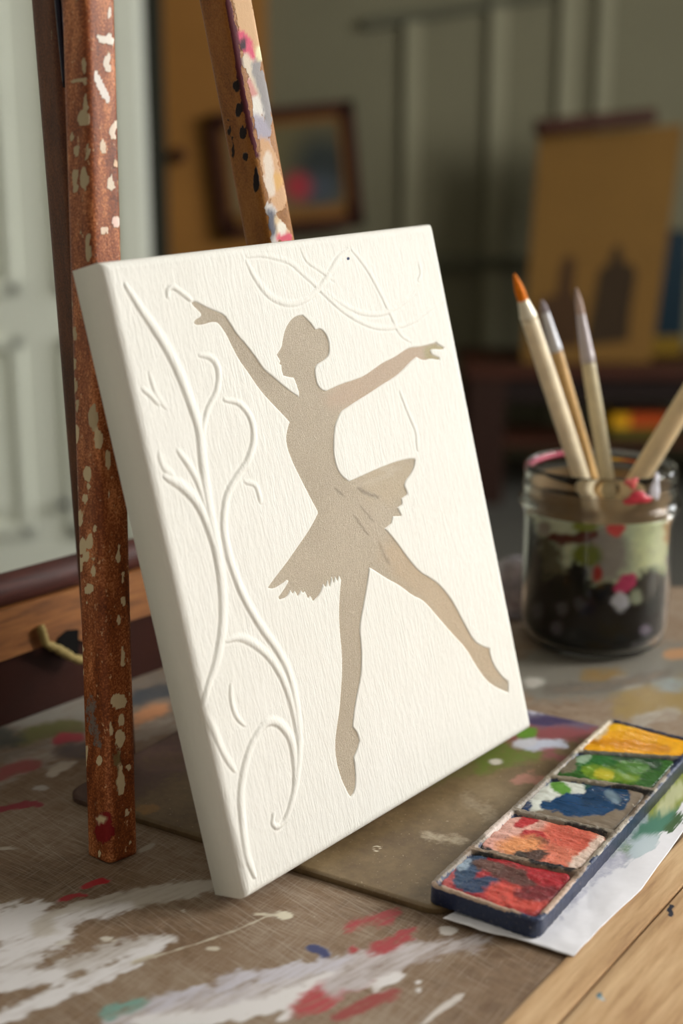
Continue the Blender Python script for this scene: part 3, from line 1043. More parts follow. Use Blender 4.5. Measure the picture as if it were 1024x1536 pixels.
# rear strut
s0, s1 = on_z(171, 1130, 0), at_y(88, 0, .585)
ds_ = (s1 - s0) / (s1.z - s0.z)
o = leg('rear_leg', s0, s1 + ds_ * (.62 - s1.z), .0078, .0078, M['strut'], [('e', 78, 60, 2, 8, (190, 170, 130), .8, 2, 2)], 6, 48, 120)
q0, q1 = at_y(84, -30, .566), at_y(99, 130, .578)
loft('metal_rod', q0 - EL, q1 - EL, lambda t: .0014, M['metal'], easel, 16, 12)
hb0, hb1 = Lb0 + dirv * .61, Rm_ + dv * (.61 - Rm_.z)
loft('head_bar', hb0 + (hb0 - hb1) * .3 - EL, hb1 + (hb1 - hb0) * .3 - EL, lambda t: .010, M['leg'], easel, 32, 12, rsquare(6))

# low slatted rack behind the left easel leg
R0 = on_z(0, 1100, 0)
rdir = Vector((.657, .754, 0)).normalized()
ryaw = math.atan2(rdir.y, rdir.x)
rack = empty('low_wooden_rack', R0, (0, 0, ryaw))
tag(rack, 'low wooden rack with round top rail standing behind the easel leg', 'rack')
boxes('lower_panel', [(-.25, .20, .006, .018, 0, .040)], M['redwood'], rack, .001)
# pale plank with a broken notch: outline extruded
ol = [(-.25, .038), (-.25, .066), (.20, .066), (.20, .038), (.075, .038), (.0645, .034), (.056, .0355), (.050, .0395), (.046, .040), (-.02, .038)]
Vp = [(x, 0, z) for x, z in ol] + [(x, .014, z) for x, z in ol]
n_ = len(ol)
mesh_obj('plank', Vp, [tuple(range(n_)), tuple(range(2 * n_ - 1, n_ - 1, -1))] + [(i, n_ + i, n_ + (i + 1) % n_, (i + 1) % n_) for i in range(n_)], wood('amber plank', (92, 52, 22), (142, 90, 44), (168, 112, 60), (12, 120, 120), .5, .9), rack, False)
loft('top_rail', (-.25, .008, .0735), (.165, .008, .0735), lambda t: .0085, wood('dark red rail', (44, 18, 12), (74, 30, 20), (96, 44, 30), (10, 90, 90), .65, .9), rack, 32, 40)


def tube(name, pts, r, mat, parent, n=14):
    P = [Vector(p) for p in smooth_line(pts, 5)]
    V, Fc = [], []
    for i, p in enumerate(P):
        t_ = (P[min(i + 1, len(P) - 1)] - P[max(i - 1, 0)]).normalized()
        u_ = t_.cross(Vector((0, .3, 1))).normalized()
        w_ = t_.cross(u_)
        rr = r * (.75 + .35 * rng.random())
        V += [p + (u_ * math.cos(q) + w_ * math.sin(q)) * rr for q in [2 * math.pi * k / n for k in range(n)]]
    for i in range(len(P) - 1):
        for k in range(n):
            Fc.append((i * n + k, i * n + (k + 1) % n, (i + 1) * n + (k + 1) % n, (i + 1) * n + k))
    Fc.append(tuple(range(n))[::-1])
    Fc.append(tuple(range((len(P) - 1) * n, len(P) * n)))
    return mesh_obj(name, [tuple(q) for q in V], Fc, mat, parent)


def rackpt(px, py, yl=-.003):
    """point where the ray through a photo position meets the rack front plane, in the rack frame"""
    d = ray(px, py)
    o_ = Vector((0, 0, CAM_H)) - R0
    nrm = Vector((-rdir.y, rdir.x, 0))
    t_ = (yl - o_.dot(nrm)) / d.dot(nrm)
    q = o_ + d * t_
    return (q.dot(rdir), yl, q.z)


tube('latch_hook', [rackpt(61, 940), rackpt(66, 956), rackpt(70, 966), rackpt(84, 972), rackpt(98, 980), rackpt(112, 988), rackpt(122, 990)], 0.0026, plain('dirty cream paint', (150, 132, 82), .6, .2, 200, .3), rack)
hp = [rackpt(*q, -.0006) for q in ((86, 958), (100, 946), (118, 944), (118, 984), (100, 980), (88, 972))]
mesh_obj('latch_hole', hp + [(x, y + .004, z) for x, y, z in hp], [tuple(range(6)), tuple(range(11, 5, -1))] + [(i, 6 + i, 6 + (i + 1) % 6, (i + 1) % 6) for i in range(6)], plain('black recess', (10, 8, 6), .9), rack, False)  # black slab in place of the hole, its inner shade is painted

# ------------------------------------------------------------------ canvas
CW, CH, CT = .203524, .254, .018279
LEAN, RISE = .244905, .035
CM = Matrix.Translation(Vector((-.037796, .483642, .006))) @ Matrix.Rotation(YAW, 4, 'Z') @ Matrix.Rotation(-LEAN, 4, 'X') @ Matrix.Rotation(-RISE, 4, 'Y')
cv_ = empty('stretched_canvas')
cv_.matrix_world = CM
tag(cv_, 'white stretched canvas with a beige dancer silhouette leaning on the easel', 'canvas')
CMI = CM.inverted()


def cuv(px, py):
    o_ = CMI @ Vector((0, 0, CAM_H))
    d = CMI.to_3x3() @ ray(px, py)
    t_ = -o_.y / d.y
    q = o_ + d * t_
    return (q.x, q.z)


dancer_px = [(288, 454), (291.5, 452.5), (298, 455), (308, 460.5), (321, 466), (336.5, 472.7), (342, 481), (349, 492), (357.6, 505), (368, 516), (379, 530), (388, 543), (397, 556), (409.7, 566), (422, 577), (437.6, 588.7), (450, 597),
 (449, 587.5), (445, 575), (441.4, 566), (432.5, 564.6), (425.4, 562.5), (423, 554.4), (423, 547.3), (420, 545.5), (421.3, 541.7), (419.3, 538), (416, 532), (420, 526.5), (423.6, 520), (425, 508.7), (428.7, 493.5), (436.3, 480.8), (445, 474.4), (454, 473.2),
 (459, 478), (465.5, 484.6), (470.6, 492), (473, 494.8), (479.5, 493), (486, 497.3), (491, 506), (494, 519), (493, 531.6), (487, 539), (475.7, 545.5), (472, 552), (472.4, 562), (475.7, 577.3), (482, 585), (489.7, 587.5), (491.6, 586),
 (511.6, 576.7), (530, 571), (546.7, 564.5), (560.8, 554.5), (574.8, 544.4), (591, 537), (605, 527.5), (614.7, 521.6), (628.7, 520.5), (645, 517), (654.5, 514), (656.4, 517), (666, 521.6), (662.7, 524), (647.5, 522.8), (645, 526), (647.5, 532), (659, 537), (659, 539), (645, 537),
 (639, 539.7), (632, 538.7), (625, 534.5), (614.7, 542.7), (600.6, 558), (589, 567), (572.5, 576.7), (553.7, 589.6), (535, 601), (518.6, 612), (511.6, 616.5), (507, 626), (502, 637.6), (500, 658.7), (500, 680), (504.5, 701), (512.7, 715), (523.5, 723),
 (542.4, 714.6), (567.8, 703), (593, 693.5), (613.5, 688.4), (622, 689), (621.6, 698), (616, 710.8), (608, 721), (606, 728.6), (611, 741), (602, 747.6), (603, 756), (595.7, 761.6), (602, 773.5), (589, 774), (587, 784.4), (576.6, 793), (585.5, 802), (601, 822.5), (613.5, 840), (628.7, 858), (644, 867),
 (656, 875), (670, 890.6), (682.5, 909), (695, 934), (710.6, 962.5), (723, 970), (734, 973.4), (734, 979.7), (740, 998), (751, 1014), (762, 1023), (762, 1038), (745, 1031), (729, 1019), (714, 997), (698, 970), (679, 950), (657.5, 925), (643.4, 908), (632.5, 898), (620, 893), (601, 878), (579, 866), (564, 856), (554, 850),
 (552, 866), (548, 890.6), (543.4, 915.6), (538.8, 940.6), (541, 962.5), (542.5, 987.5), (541, 1015.6), (535.6, 1040.6), (531, 1065.6), (528.8, 1090.6), (536, 1100), (539, 1112), (534, 1128), (530, 1136), (532.5, 1153), (533.4, 1175), (531, 1188), (526, 1194.4), (520, 1184.4), (510.6, 1162.5), (505, 1140.6), (503, 1115.6), (506, 1090.6), (510, 1065.6), (512, 1037.5), (513.8, 1012.5), (513.8, 981), (510.6, 950), (509, 918.8), (510.6, 887.5), (512.5, 870),
 (509, 862), (506, 871), (503, 862), (500.5, 874), (498, 862), (494.5, 880), (492, 868), (488.5, 880), (485, 874), (480, 891), (470, 901), (466, 893), (462.5, 897), (458, 886), (455, 889), (452, 884), (447, 893.6), (443, 885), (439.5, 890), (436, 884), (430.6, 895), (420, 898.7), (418.4, 896), (426, 886), (434, 872), (431.5, 869), (420.5, 877), (410.3, 882.5), (403, 881.4), (410.3, 870.8), (428, 848), (446, 822.5), (463.6, 797), (477.6, 771.5), (477.6, 766.7),
 (466, 746), (453.5, 721), (440.8, 695.6), (432, 673), (429.5, 658.5), (432, 643), (435.6, 633), (422, 618), (407, 602.7), (389, 582.4), (374, 559.5), (359, 539), (348.7, 519), (341, 502.4), (331, 487), (326, 482.5), (318, 482), (305.5, 486), (295.4, 487), (292, 484), (294, 479.5), (301.7, 475.7), (303, 470.6), (299, 465.6), (291.6, 459)]
dp = np.array([cuv(*p) for p in dancer_px])
# round gentle corners only
out = []
n_ = len(dp)
for i in range(n_):
    a_, b_, c_ = dp[i - 1], dp[i], dp[(i + 1) % n_]
    v1, v2 = b_ - a_, c_ - b_
    cosang = v1 @ v2 / (np.linalg.norm(v1) * np.linalg.norm(v2) + 1e-12)
    if cosang > .75:
        out += [b_ - v1 * .25, b_ + v2 * .25]
    else:
        out.append(b_)
dpoly = np.array(out)
vines = [  # (pixel points, half width mm, height mm)
    ([(188, 428), (215, 470), (245, 515), (268, 560), (285, 605), (298, 645), (303, 690), (309, 740), (318, 790), (327, 840), (333, 890), (333, 940), (325, 990), (312, 1030), (303, 1066)], 1.35, .9),
    ([(246, 715), (273, 731), (297, 758), (313, 793), (326, 836), (332, 885)], 1.3, .9),
    ([(266, 676), (281, 696), (296, 723), (304, 748), (312, 775)], .8, .6),
    ([(238, 679), (246, 702), (262, 715)], .7, .4),
    ([(299, 533), (316, 537), (327, 555), (325, 586), (312, 614), (304, 645), (302, 680)], .75, .6),
    ([(336, 600), (359, 606), (376, 629), (380, 660), (371, 692), (355, 716), (340, 745), (335, 785), (340, 824), (352, 863), (368, 901), (392, 942), (416, 976), (434, 1014), (444, 1063), (448, 1120), (443, 1176), (431, 1222), (418, 1240), (409, 1236), (410, 1222)], 1.05, .8),
    ([(367, 723), (383, 729), (391, 754)], .5, .45),
    ([(339, 962), (360, 957), (384, 969), (407, 991), (428, 1029), (441, 1074), (446, 1110)], .95, .7),
    ([(382, 1316), (369, 1282), (363, 1233), (361, 1187), (369, 1142), (382, 1108), (401, 1084), (420, 1088), (436, 1112), (442, 1150), (441, 1184)], 1.1, .8),
    ([(346, 1027), (347, 1052), (354, 1074), (366, 1088)], .5, .5),
    ([(303, 1066), (312, 1080), (322, 1100), (335, 1130), (352, 1157)], .8, .5),
    ([(312, 1130), (330, 1190), (350, 1250), (364, 1300)], 1.3, .35),
    ([(213, 583), (226, 594), (238, 607)], .5, .45), ([(224, 560), (234, 590), (248, 612)], .5, .3),
    ([(251, 446), (252, 435), (260, 431), (273, 440), (288, 452)], .55, .55),
    ([(370, 393), (382, 416), (400, 440), (421, 453), (442, 455), (463, 446), (481, 430), (496, 407), (509, 386), (522, 374)], .85, .7),
    ([(370, 385), (392, 383), (414, 387), (435, 394), (456, 412), (477, 431), (495, 449), (516, 467), (540, 482), (565, 491), (593, 491), (621, 481), (646, 463), (662, 452)], .6, .45),
    ([(486, 434), (503, 449), (526, 463), (551, 471), (579, 469), (607, 453), (622, 440)], .6, .45),
    ([(526, 373), (540, 389), (554, 409), (568, 435), (585, 470), (600, 500), (615, 512)], .55, .45),
    ([(628, 396), (631, 410), (627, 421)], .35, .4),
    ([(600, 588), (614, 623), (624, 649), (626, 675)], .5, .3),
    ([(452, 375), (462, 392), (480, 405), (500, 420)], .5, .3),
]
STEP = .0004
nu, nv_ = int(CW / STEP) + 1, int(CH / STEP) + 1
u = np.linspace(0, CW, nu)
v = np.linspace(0, CH, nv_)
U, Vv = np.meshgrid(u, v)
h = np.zeros_like(U)
for pts, w_, hh_ in vines:
    q = smooth_line([cuv(*p) for p in pts], 6)
    mrg = .006
    bb = (U > q[:, 0].min() - mrg) & (U < q[:, 0].max() + mrg) & (Vv > q[:, 1].min() - mrg) & (Vv < q[:, 1].max() + mrg)
    d, fr, side = seg_dist(U[bb], Vv[bb], q, False, True)
    tap = np.clip(np.minimum(fr, 1 - fr) * 7, 0, 1) ** .6 * .75 + .25
    ww = w_ * .00125 * tap
    top_ = q[:, 1].mean() > .20 and q[:, 0].min() > .035
    soft = np.clip(side, 0, 1)
    prof = 1 - sm(ww * (.35 - .25 * soft), (ww + .0005) * (1 + .8 * soft), d)
    if top_:
        prof = prof * .5
    hv = hh_ * .00088 * (.4 + .6 * tap) * prof
    # faint trench alongside
    hv = hv - .00020 * np.exp(-((d - ww - .0006) / .0004) ** 2) * (side < .1)
    cur = h[bb]
    h[bb] = np.where(hv > 0, np.maximum(cur, hv), np.minimum(cur, hv) if False else cur + hv * (cur <= 0))
h += .00022 * (fbm(U * 90, Vv * 60, 21, 3) - .5)
h += .00016 * (fbm(U * 1300, Vv * 170, 5, 3) - .5)
sd, _ = seg_dist(U, Vv, dpoly, True) if False else (None, None)
bbm = (U > dpoly[:, 0].min() - .003) & (U < dpoly[:, 0].max() + .003) & (Vv > dpoly[:, 1].min() - .003) & (Vv < dpoly[:, 1].max() + .003)
d, _ = seg_dist(U[bbm], Vv[bbm], dpoly, True)
ins = inside(U[bbm], Vv[bbm], dpoly)
s_ = np.where(ins, d, -d)
hc = h[bbm]
t_ = np.clip((s_ + .00035) / .0007, 0, 1)
h[bbm] = hc * (1 - sm(-.0012, -.0002, s_)) + (-.0012) * t_ + 0
# rounded edges
eu = np.minimum(U, CW - U)
ev = np.minimum(Vv, CH - Vv)
R_ = .0038


def rnd(e):
    x_ = np.clip(1 - e / R_, 0, 1)
    return R_ * (1 - np.sqrt(np.clip(1 - x_ ** 2, 0, 1))) * .72


drop_ = np.maximum(rnd(eu), rnd(ev)) + .35 * np.minimum(rnd(eu), rnd(ev))
dep = drop_ - h * np.clip(np.minimum(eu, ev) / .004, .25, 1)
Pc = np.stack([U, dep, Vv], -1)
V, Fc, idx, n0 = skirted(Pc, nu, nv_, (0, 0, 0))
V[n0:, 1] = CT
V[n0:, 0] = np.clip(V[n0:, 0], 0, CW)
# underside/back rim and recessed back
m_c = len(V) - n0
ringb = V[n0:].copy()
cx, cz = CW / 2, CH / 2
inn = ringb.copy()
inn[:, 0] = cx + (inn[:, 0] - cx) * (1 - .030 / CW * 2)
inn[:, 2] = cz + (inn[:, 2] - cz) * (1 - .030 / CH * 2)
deep = inn.copy()
deep[:, 1] = .008
V = np.vstack([V, inn, deep, [[cx, .008, cz]]])
k = np.arange(m_c)
k2 = (k + 1) % m_c
F2 = np.stack([n0 + k2, n0 + k, n0 + m_c + k, n0 + m_c + k2], -1)
F3 = np.stack([n0 + m_c + k2, n0 + m_c + k, n0 + 2 * m_c + k, n0 + 2 * m_c + k2], -1)
Fc = np.vstack([Fc, F2, F3])
dots = [('e', 522, 388, 2.2, 2.4, (40, 50, 90), 1, 1, .2)]
Vw = V @ np.array(CM.to_3x3()).T + np.array(CM.translation)
mask = np.arange(len(V)) < n0
att = np.zeros((len(V), 4))
att[:n0] = paint_attr(Vw[:n0], dots, (40, 50, 90))
co = mesh_obj('primed_cloth', V, Fc, M['canvas'], cv_, True, {'Col': att})
# back cloth sheet behind
boxes('stretcher_back', [(.02, CW - .02, .0078, .0095, .02, CH - .02)], plain('raw cotton back', (186, 172, 146), .9), cv_)
# dancer inlay
from mathutils.geometry import delaunay_2d_cdt
off = []
n_ = len(dpoly)
area2 = 0.5 * np.sum(dpoly[:, 0] * np.roll(dpoly[:, 1], -1) - np.roll(dpoly[:, 0], -1) * dpoly[:, 1])
sg = 1 if area2 > 0 else -1
for i in range(n_):
    a_, b_, c_ = dpoly[i - 1], dpoly[i], dpoly[(i + 1) % n_]
    t1 = (b_ - a_) / (np.linalg.norm(b_ - a_) + 1e-12)
    t2 = (c_ - b_) / (np.linalg.norm(c_ - b_) + 1e-12)
    nn = np.array([t1[1] + t2[1], -t1[0] - t2[0]])
    nn = nn / (np.linalg.norm(nn) + 1e-9) * sg
    off.append(b_ + nn * .00022)
off = np.array(off)
gu, gv = np.meshgrid(np.arange(0, CW, .0016), np.arange(0, CH, .0016))
gi = inside(gu, gv, dpoly)
gd, _ = seg_dist(gu[gi], gv[gi], dpoly, True)
gp = np.stack([gu[gi], gv[gi]], -1)[gd > .0007]
allp = [Vector(p) for p in off] + [Vector(p) for p in gp]
res = delaunay_2d_cdt(allp, [], [list(range(n_))], 1, 1e-7)
vv, ff = res[0], res[2]
dv3 = np.array([(p.x, .00060, p.y) for p in vv])
Vw = dv3 @ np.array(CM.to_3x3()).T + np.array(CM.translation)
pk = (200, 168, 142)
dstr = [('l', [(500, 600), (560, 570), (640, 525)], 26, (200, 166, 140), .55, 24, 3), ('l', [(560, 730), (600, 710)], 40, (196, 176, 142), .5, 30, 3), ('l', [(590, 830), (660, 890), (740, 1010)], 34, (202, 174, 138), .6, 30, 3),
        ('l', [(300, 470), (345, 500), (400, 575)], 18, (150, 134, 112), .35, 16, 3), ('l', [(640, 525), (668, 520)], 5, (160, 146, 84), .7, 4, 1), ('l', [(640, 533), (662, 539)], 4, (160, 146, 84), .7, 4, 1),
        ('l', [(525, 723), (545, 738), (566, 746)], 2.0, (120, 104, 84), .8, 1.5, .4), ('l', [(502, 733), (516, 746)], 2.0, (124, 108, 88), .8, 1.5, .4), ('l', [(530, 772), (542, 790), (554, 805)], 2.0, (130, 112, 90), .8, 1.5, .4), ('l', [(538, 757), (560, 783)], 2.0, (130, 112, 90), .7, 1.5, .4),
        ('l', [(566, 810), (574, 830), (582, 845)], 1.5, (140, 116, 88), .7, 1.5, .5), ('l', [(562, 700), (590, 703)], 2, (214, 200, 176), .5, 3, 1), ('l', [(520, 730), (560, 722), (600, 700)], 1.5, (214, 200, 176), .5, 2, 1)]
att = paint_attr(Vw, dstr, (190, 172, 146))
dn = mesh_obj('dancer_silhouette', dv3, [tuple(f)[::1] for f in ff], M['dancer'], cv_, False, {'Col': att})
dn['label'] = 'sunken beige dancer silhouette'
sol = dn.modifiers.new('thick', 'SOLIDIFY')
sol.thickness = .0004
sol.offset = 0

# ------------------------------------------------------------------ paper under the palette
pp = [(664, 1384), (720, 1402), (790, 1418), (860, 1441), (900, 1397), (962, 1340), (1024, 1252), (1065, 1190), (1040, 1120), (960, 1150), (860, 1260), (760, 1330)]
pg0 = np.array([tuple(on_z(x, y, 0))[:2] for x, y in pp + pp[:1]])
pg = np.vstack([pg0[i] + (pg0[i + 1] - pg0[i]) * k_ / 8 for i in range(len(pp)) for k_ in range(8)])
pc = pg.mean(0)
paper = empty('paper_sheet', (pc[0], pc[1], 0))
tag(paper, 'white crumpled paper sheet with green stains lying under the paint palette', 'paper')
nr, nt = 60, len(pg)
tt = np.linspace(0, 1, nr)[:, None, None]
Pr = pc[None, None] + tt * (pg[None] - pc[None, None])
zz_ = .0009 + .0016 * fbm(Pr[..., 0] * 55, Pr[..., 1] * 55, 3, 3) * np.clip(tt[..., 0] * 1.2, 0, 1) + .0008 * np.abs(fbm(Pr[..., 0] * 90 + 5, Pr[..., 1] * 30, 8, 2) - .5)
Pw = np.concatenate([Pr, zz_[..., None]], -1)
paper_strokes = [('l', [(900, 1300), (960, 1250), (1010, 1180)], 26, (160, 176, 182), .6, 22, 8), ('l', [(985, 1230), (1010, 1190), (1034, 1150)], 17, (150, 160, 74), .95, 6, 4), ('l', [(992, 1222), (1006, 1198), (1020, 1180)], 7, (206, 208, 160), .9, 5, 4),
                 ('l', [(960, 1262), (985, 1240), (1020, 1228)], 12, (78, 132, 110), .75, 8, 6), ('l', [(950, 1280), (980, 1262)], 10, (196, 210, 216), .9, 8, 4), ('l', [(918, 1294), (930, 1284), (938, 1276)], 6, (94, 138, 76), .6, 5, 5),
                 ('l', [(830, 1392), (880, 1330), (930, 1290)], 10, (190, 190, 206), .5, 14, 4), ('l', [(1000, 1250), (1024, 1222)], 5, (70, 100, 60), .7, 5, 4)]
att = paint_attr(Pw, paper_strokes, (160, 176, 182))
V = (Pw - np.array([pc[0], pc[1], 0])).reshape(-1, 3)
po = mesh_obj('paper', V, grid_faces(nr, nt, 0, True), m_attr('white paper', .8, .5, .15, 260, (240, 239, 245), .1, .02), paper, True, {'Col': att})
so = po.modifiers.new('thick', 'SOLIDIFY')
so.thickness = .0003

# ------------------------------------------------------------------ paint palette
pNL, pNR, pFL = on_z(641, 1325, .0118), on_z(822, 1369, .0100), on_z(912, 1076, .0118)
eu_ = (pNR - pNL)
ev_ = (pFL - pNL)
PWd, PLn = eu_.length, ev_.length
ev_.normalize()
eu_ = (eu_ - ev_ * eu_.dot(ev_))
PWd = eu_.length
eu_.normalize()
ew_ = eu_.cross(ev_)
PMt = Matrix((list(eu_) + [0], list(ev_) + [0], list(ew_) + [0], [0, 0, 0, 1])).transposed()
PMt.translation = pNL
pal = empty('paint_palette')
pal.matrix_world = PMt
tag(pal, 'long navy paint palette with five messy colour pans resting on the paper', 'paint palette')
PMI = PMt.inverted()


def puv(px, py):
    o_ = PMI @ Vector((0, 0, CAM_H))
    d = PMI.to_3x3() @ ray(px, py)
    q = o_ - d * (o_.z / d.z)
    return np.array([q.x, q.y])


divs = []
for (a_, b_) in (((703, 1271), (868, 1306)), ((766, 1212), (915, 1246)), ((822, 1162), (978, 1183)), ((861, 1125), (1009, 1135))):
    divs.append((puv(*a_), puv(*b_)))
TH = .0080


def div_y(k, x):
    (a_, b_) = divs[k]
    return a_[1] + (b_[1] - a_[1]) * (x - a_[0]) / (b_[0] - a_[0])


us, vs = np.arange(0, PWd + 1e-4, .0005), np.arange(0, PLn + 1e-4, .0005)
U, Vv = np.meshgrid(us, vs)
edge = np.minimum(np.minimum(U, PWd - U), np.minimum(Vv, PLn - Vv))
wallm = 1 - sm(.0022, .0042, edge)
for k in range(4):
    wallm = np.maximum(wallm, 1 - sm(.0012, .0030, np.abs(Vv - div_y(k, U))))
zt_ = -.0030 * (1 - wallm) + .0011 * (fbm(U * 500, Vv * 500, 4, 3) - .5)
zt_ -= .0009 * np.clip(1 - edge / .0012, 0, 1) ** 2
rc = .0045
cu = np.clip(np.maximum(rc - U, U - (PWd - rc)), 0, rc)
cv2 = np.clip(np.maximum(rc - Vv, Vv - (PLn - rc)), 0, rc)
f_ = np.where((cu > 0) & (cv2 > 0), np.maximum(cu, cv2) / np.maximum(np.hypot(cu, cv2), 1e-9), 1)
U2 = U - np.where(U < PWd / 2, -1, 1) * cu * (1 - f_)
V2 = Vv - np.where(Vv < PLn / 2, -1, 1) * cv2 * (1 - f_)
Pt = np.stack([U2, V2, zt_], -1)


def to_world(Pa, Mx):
    return Pa @ np.array(Mx.to_3x3()).T + np.array(Mx.translation)


DG, DB_, CR, BK = (112, 104, 94), (60, 58, 60), (190, 178, 160), (26, 24, 30)
tray_strokes = [
    ('l', [(641, 1325), (703, 1271), (766, 1212), (822, 1162), (870, 1110), (912, 1076)], 11, (128, 116, 102), .75, 6, 5),
    ('l', [(650, 1330), (720, 1352), (822, 1369)], 9, (176, 150, 130), .7, 5, 5), ('l', [(822, 1366), (850, 1330), (880, 1290)], 8, (190, 160, 140), .7, 5, 4),
    ('l', [(880, 1290), (930, 1235), (985, 1170), (1010, 1130)], 9, (166, 156, 142), .72, 5, 5),
    ('l', [(703, 1275), (760, 1290), (868, 1308)], 10, (134, 114, 96), .85, 6, 5), ('l', [(766, 1214), (840, 1228), (915, 1248)], 10, (136, 126, 112), .85, 6, 5),
    ('l', [(822, 1163), (900, 1170), (978, 1185)], 9, (140, 130, 112), .85, 6, 5), ('l', [(861, 1125), (930, 1128), (1009, 1135)], 8, (96, 92, 82), .85, 6, 5),
    ('l', [(866, 1118), (890, 1095), (915, 1082)], 11, (200, 186, 164), .85, 6, 4), ('l', [(760, 1220), (735, 1245)], 9, (206, 190, 180), .9, 6, 4),
    ('l', [(940, 1190), (960, 1200), (950, 1222)], 10, (120, 106, 92), .8, 6, 4),
    ('l', [(712, 1282), (780, 1300)], 4, (30, 26, 28), .7, 3, 4), ('l', [(800, 1290), (860, 1302)], 4, (30, 26, 28), .6, 3, 4), ('l', [(850, 1238), (905, 1250)], 3, (40, 34, 32), .6, 3, 4), ('l', [(920, 1180), (978, 1190)], 3, (34, 32, 32), .7, 3, 3)]
att = paint_attr(to_world(Pt, PMt), tray_strokes, (120, 110, 100))
M['tray'] = m_attr('navy plastic with dried paint', .28, .8, .12, 1100, (36, 50, 84), .7, .25, 620)
tray = sheet('tray', Pt, M['tray'], pal, (.0, .0, -TH + .0009), None, extra={'Col': att})
# keep the side walls clean navy
at = tray.data.attributes['Col']
buf = np.empty(len(tray.data.vertices) * 4)
at.data.foreach_get('color', buf)
buf = buf.reshape(-1, 4)
buf[len(us) * len(vs):, 3] = .12
at.data.foreach_set('color', buf.ravel())

YL, GN, BL, CO, RD = (238, 168, 14), (44, 92, 30), (14, 62, 104), (222, 122, 96), (166, 28, 40)
wells = [
    ('red_paint', 0, RD, [
        ('e', 665, 1310, 20, 16, (196, 92, 92), 1, 6, 4), ('l', [(690, 1322), (705, 1300), (720, 1290)], 13, (44, 72, 104), 1, 4, 3), ('l', [(700, 1330), (735, 1326), (743, 1324)], 9, (28, 56, 92), 1, 3, 2), ('l', [(690, 1300), (700, 1290)], 5, (150, 170, 190), .9, 4, 3),
        ('l', [(740, 1338), (780, 1346), (815, 1350)], 14, (206, 74, 62), 1, 8, 4), ('l', [(745, 1305), (780, 1316), (800, 1322)], 9, (92, 52, 46), .9, 6, 5), ('l', [(800, 1310), (840, 1318), (846, 1326)], 11, (170, 20, 36), 1, 5, 3), ('e', 805, 1340, 22, 7, (120, 26, 36), .9, 6, 4), ('l', [(715, 1296), (750, 1302)], 6, (100, 66, 58), .8, 4, 4)]),
    ('coral_paint', 1, CO, [
        ('l', [(730, 1262), (760, 1236), (800, 1230)], 18, (226, 172, 158), .9, 12, 4), ('l', [(735, 1270), (770, 1276)], 12, (228, 166, 152), .8, 10, 4), ('l', [(782, 1222), (800, 1228), (776, 1236)], 4, (190, 40, 48), 1, 3, 3), ('l', [(784, 1254), (800, 1252), (815, 1256)], 5, (186, 40, 48), 1, 3, 3), ('e', 803, 1262, 12, 4, (120, 66, 56), 1, 3, 3),
        ('e', 780, 1270, 22, 10, (232, 152, 96), .8, 10, 4), ('l', [(830, 1250), (870, 1262), (880, 1275)], 12, (206, 92, 72), .9, 8, 4), ('e', 800, 1282, 14, 6, (78, 52, 44), .9, 4, 4), ('e', 780, 1282, 6, 4, (60, 50, 46), .9, 3, 2),
        ('l', [(708, 1274), (730, 1280), (756, 1290)], 5, (26, 24, 32), 1, 3, 4), ('l', [(718, 1264), (722, 1276)], 3, (26, 24, 32), 1, 2, 2), ('l', [(860, 1300), (885, 1284), (900, 1262)], 8, (226, 200, 184), .8, 6, 4), ('l', [(745, 1292), (840, 1305)], 4, (110, 84, 66), .8, 4, 4)]),
    ('blue_paint', 2, (126, 112, 96), [
        ('l', [(786, 1200), (805, 1182), (826, 1172)], 11, (22, 62, 110), 1, 4, 3), ('l', [(800, 1205), (830, 1190), (860, 1182), (890, 1176)], 12, (216, 220, 212), 1, 5, 4), ('l', [(832, 1178), (850, 1186)], 6, (96, 150, 60), .95, 4, 3), ('l', [(880, 1176), (890, 1182)], 5, (30, 80, 70), .9, 4, 3),
        ('l', [(838, 1205), (870, 1208), (915, 1205)], 14, BL, 1, 3, 2), ('l', [(880, 1200), (905, 1188), (928, 1192), (930, 1206)], 12, (12, 56, 92), 1, 3, 2), ('l', [(815, 1208), (840, 1212)], 4, BL, 1, 3, 3), ('l', [(912, 1190), (925, 1200)], 4, (96, 120, 136), .7, 5, 2), ('l', [(790, 1208), (776, 1216)], 6, (20, 52, 96), .9, 4, 3)]),
    ('green_paint', 3, GN, [
        ('l', [(862, 1146), (890, 1134), (930, 1130)], 12, (40, 104, 44), 1, 6, 4), ('l', [(880, 1156), (910, 1162), (950, 1166)], 7, (108, 142, 34), 1, 5, 4), ('l', [(895, 1160), (915, 1163)], 4, (190, 180, 50), .9, 4, 2), ('l', [(925, 1132), (965, 1138), (985, 1146)], 8, (24, 66, 34), 1, 5, 3), ('l', [(930, 1150), (965, 1152)], 6, (74, 122, 48), .9, 6, 3), ('l', [(930, 1124), (1000, 1132)], 4, (18, 36, 52), 1, 3, 2),
        ('l', [(846, 1152), (858, 1142)], 8, (120, 110, 92), .8, 5, 4), ('l', [(870, 1140), (880, 1134)], 4, (150, 176, 150), .7, 4, 3)]),
    ('yellow_paint', 4, YL, [('l', [(900, 1090), (960, 1083), (1020, 1090)], 5, (248, 186, 30), .9, 5, 3), ('l', [(890, 1112), (940, 1116), (1000, 1124)], 3, (214, 140, 12), .5, 5, 3), ('l', [(930, 1078), (1000, 1084)], 3, (226, 120, 20), .8, 4, 2), ('l', [(893, 1102), (905, 1086)], 6, (226, 206, 170), .7, 6, 4)]),
]
bound = [lambda x: 0 * x] + [(lambda x, k=k: div_y(k, x)) for k in range(4)] + [lambda x: 0 * x + PLn + .0012]
M['wetpaint'] = m_attr('thick wet paint', .2, .25, .3, 500, (120, 60, 50), .15, .1)
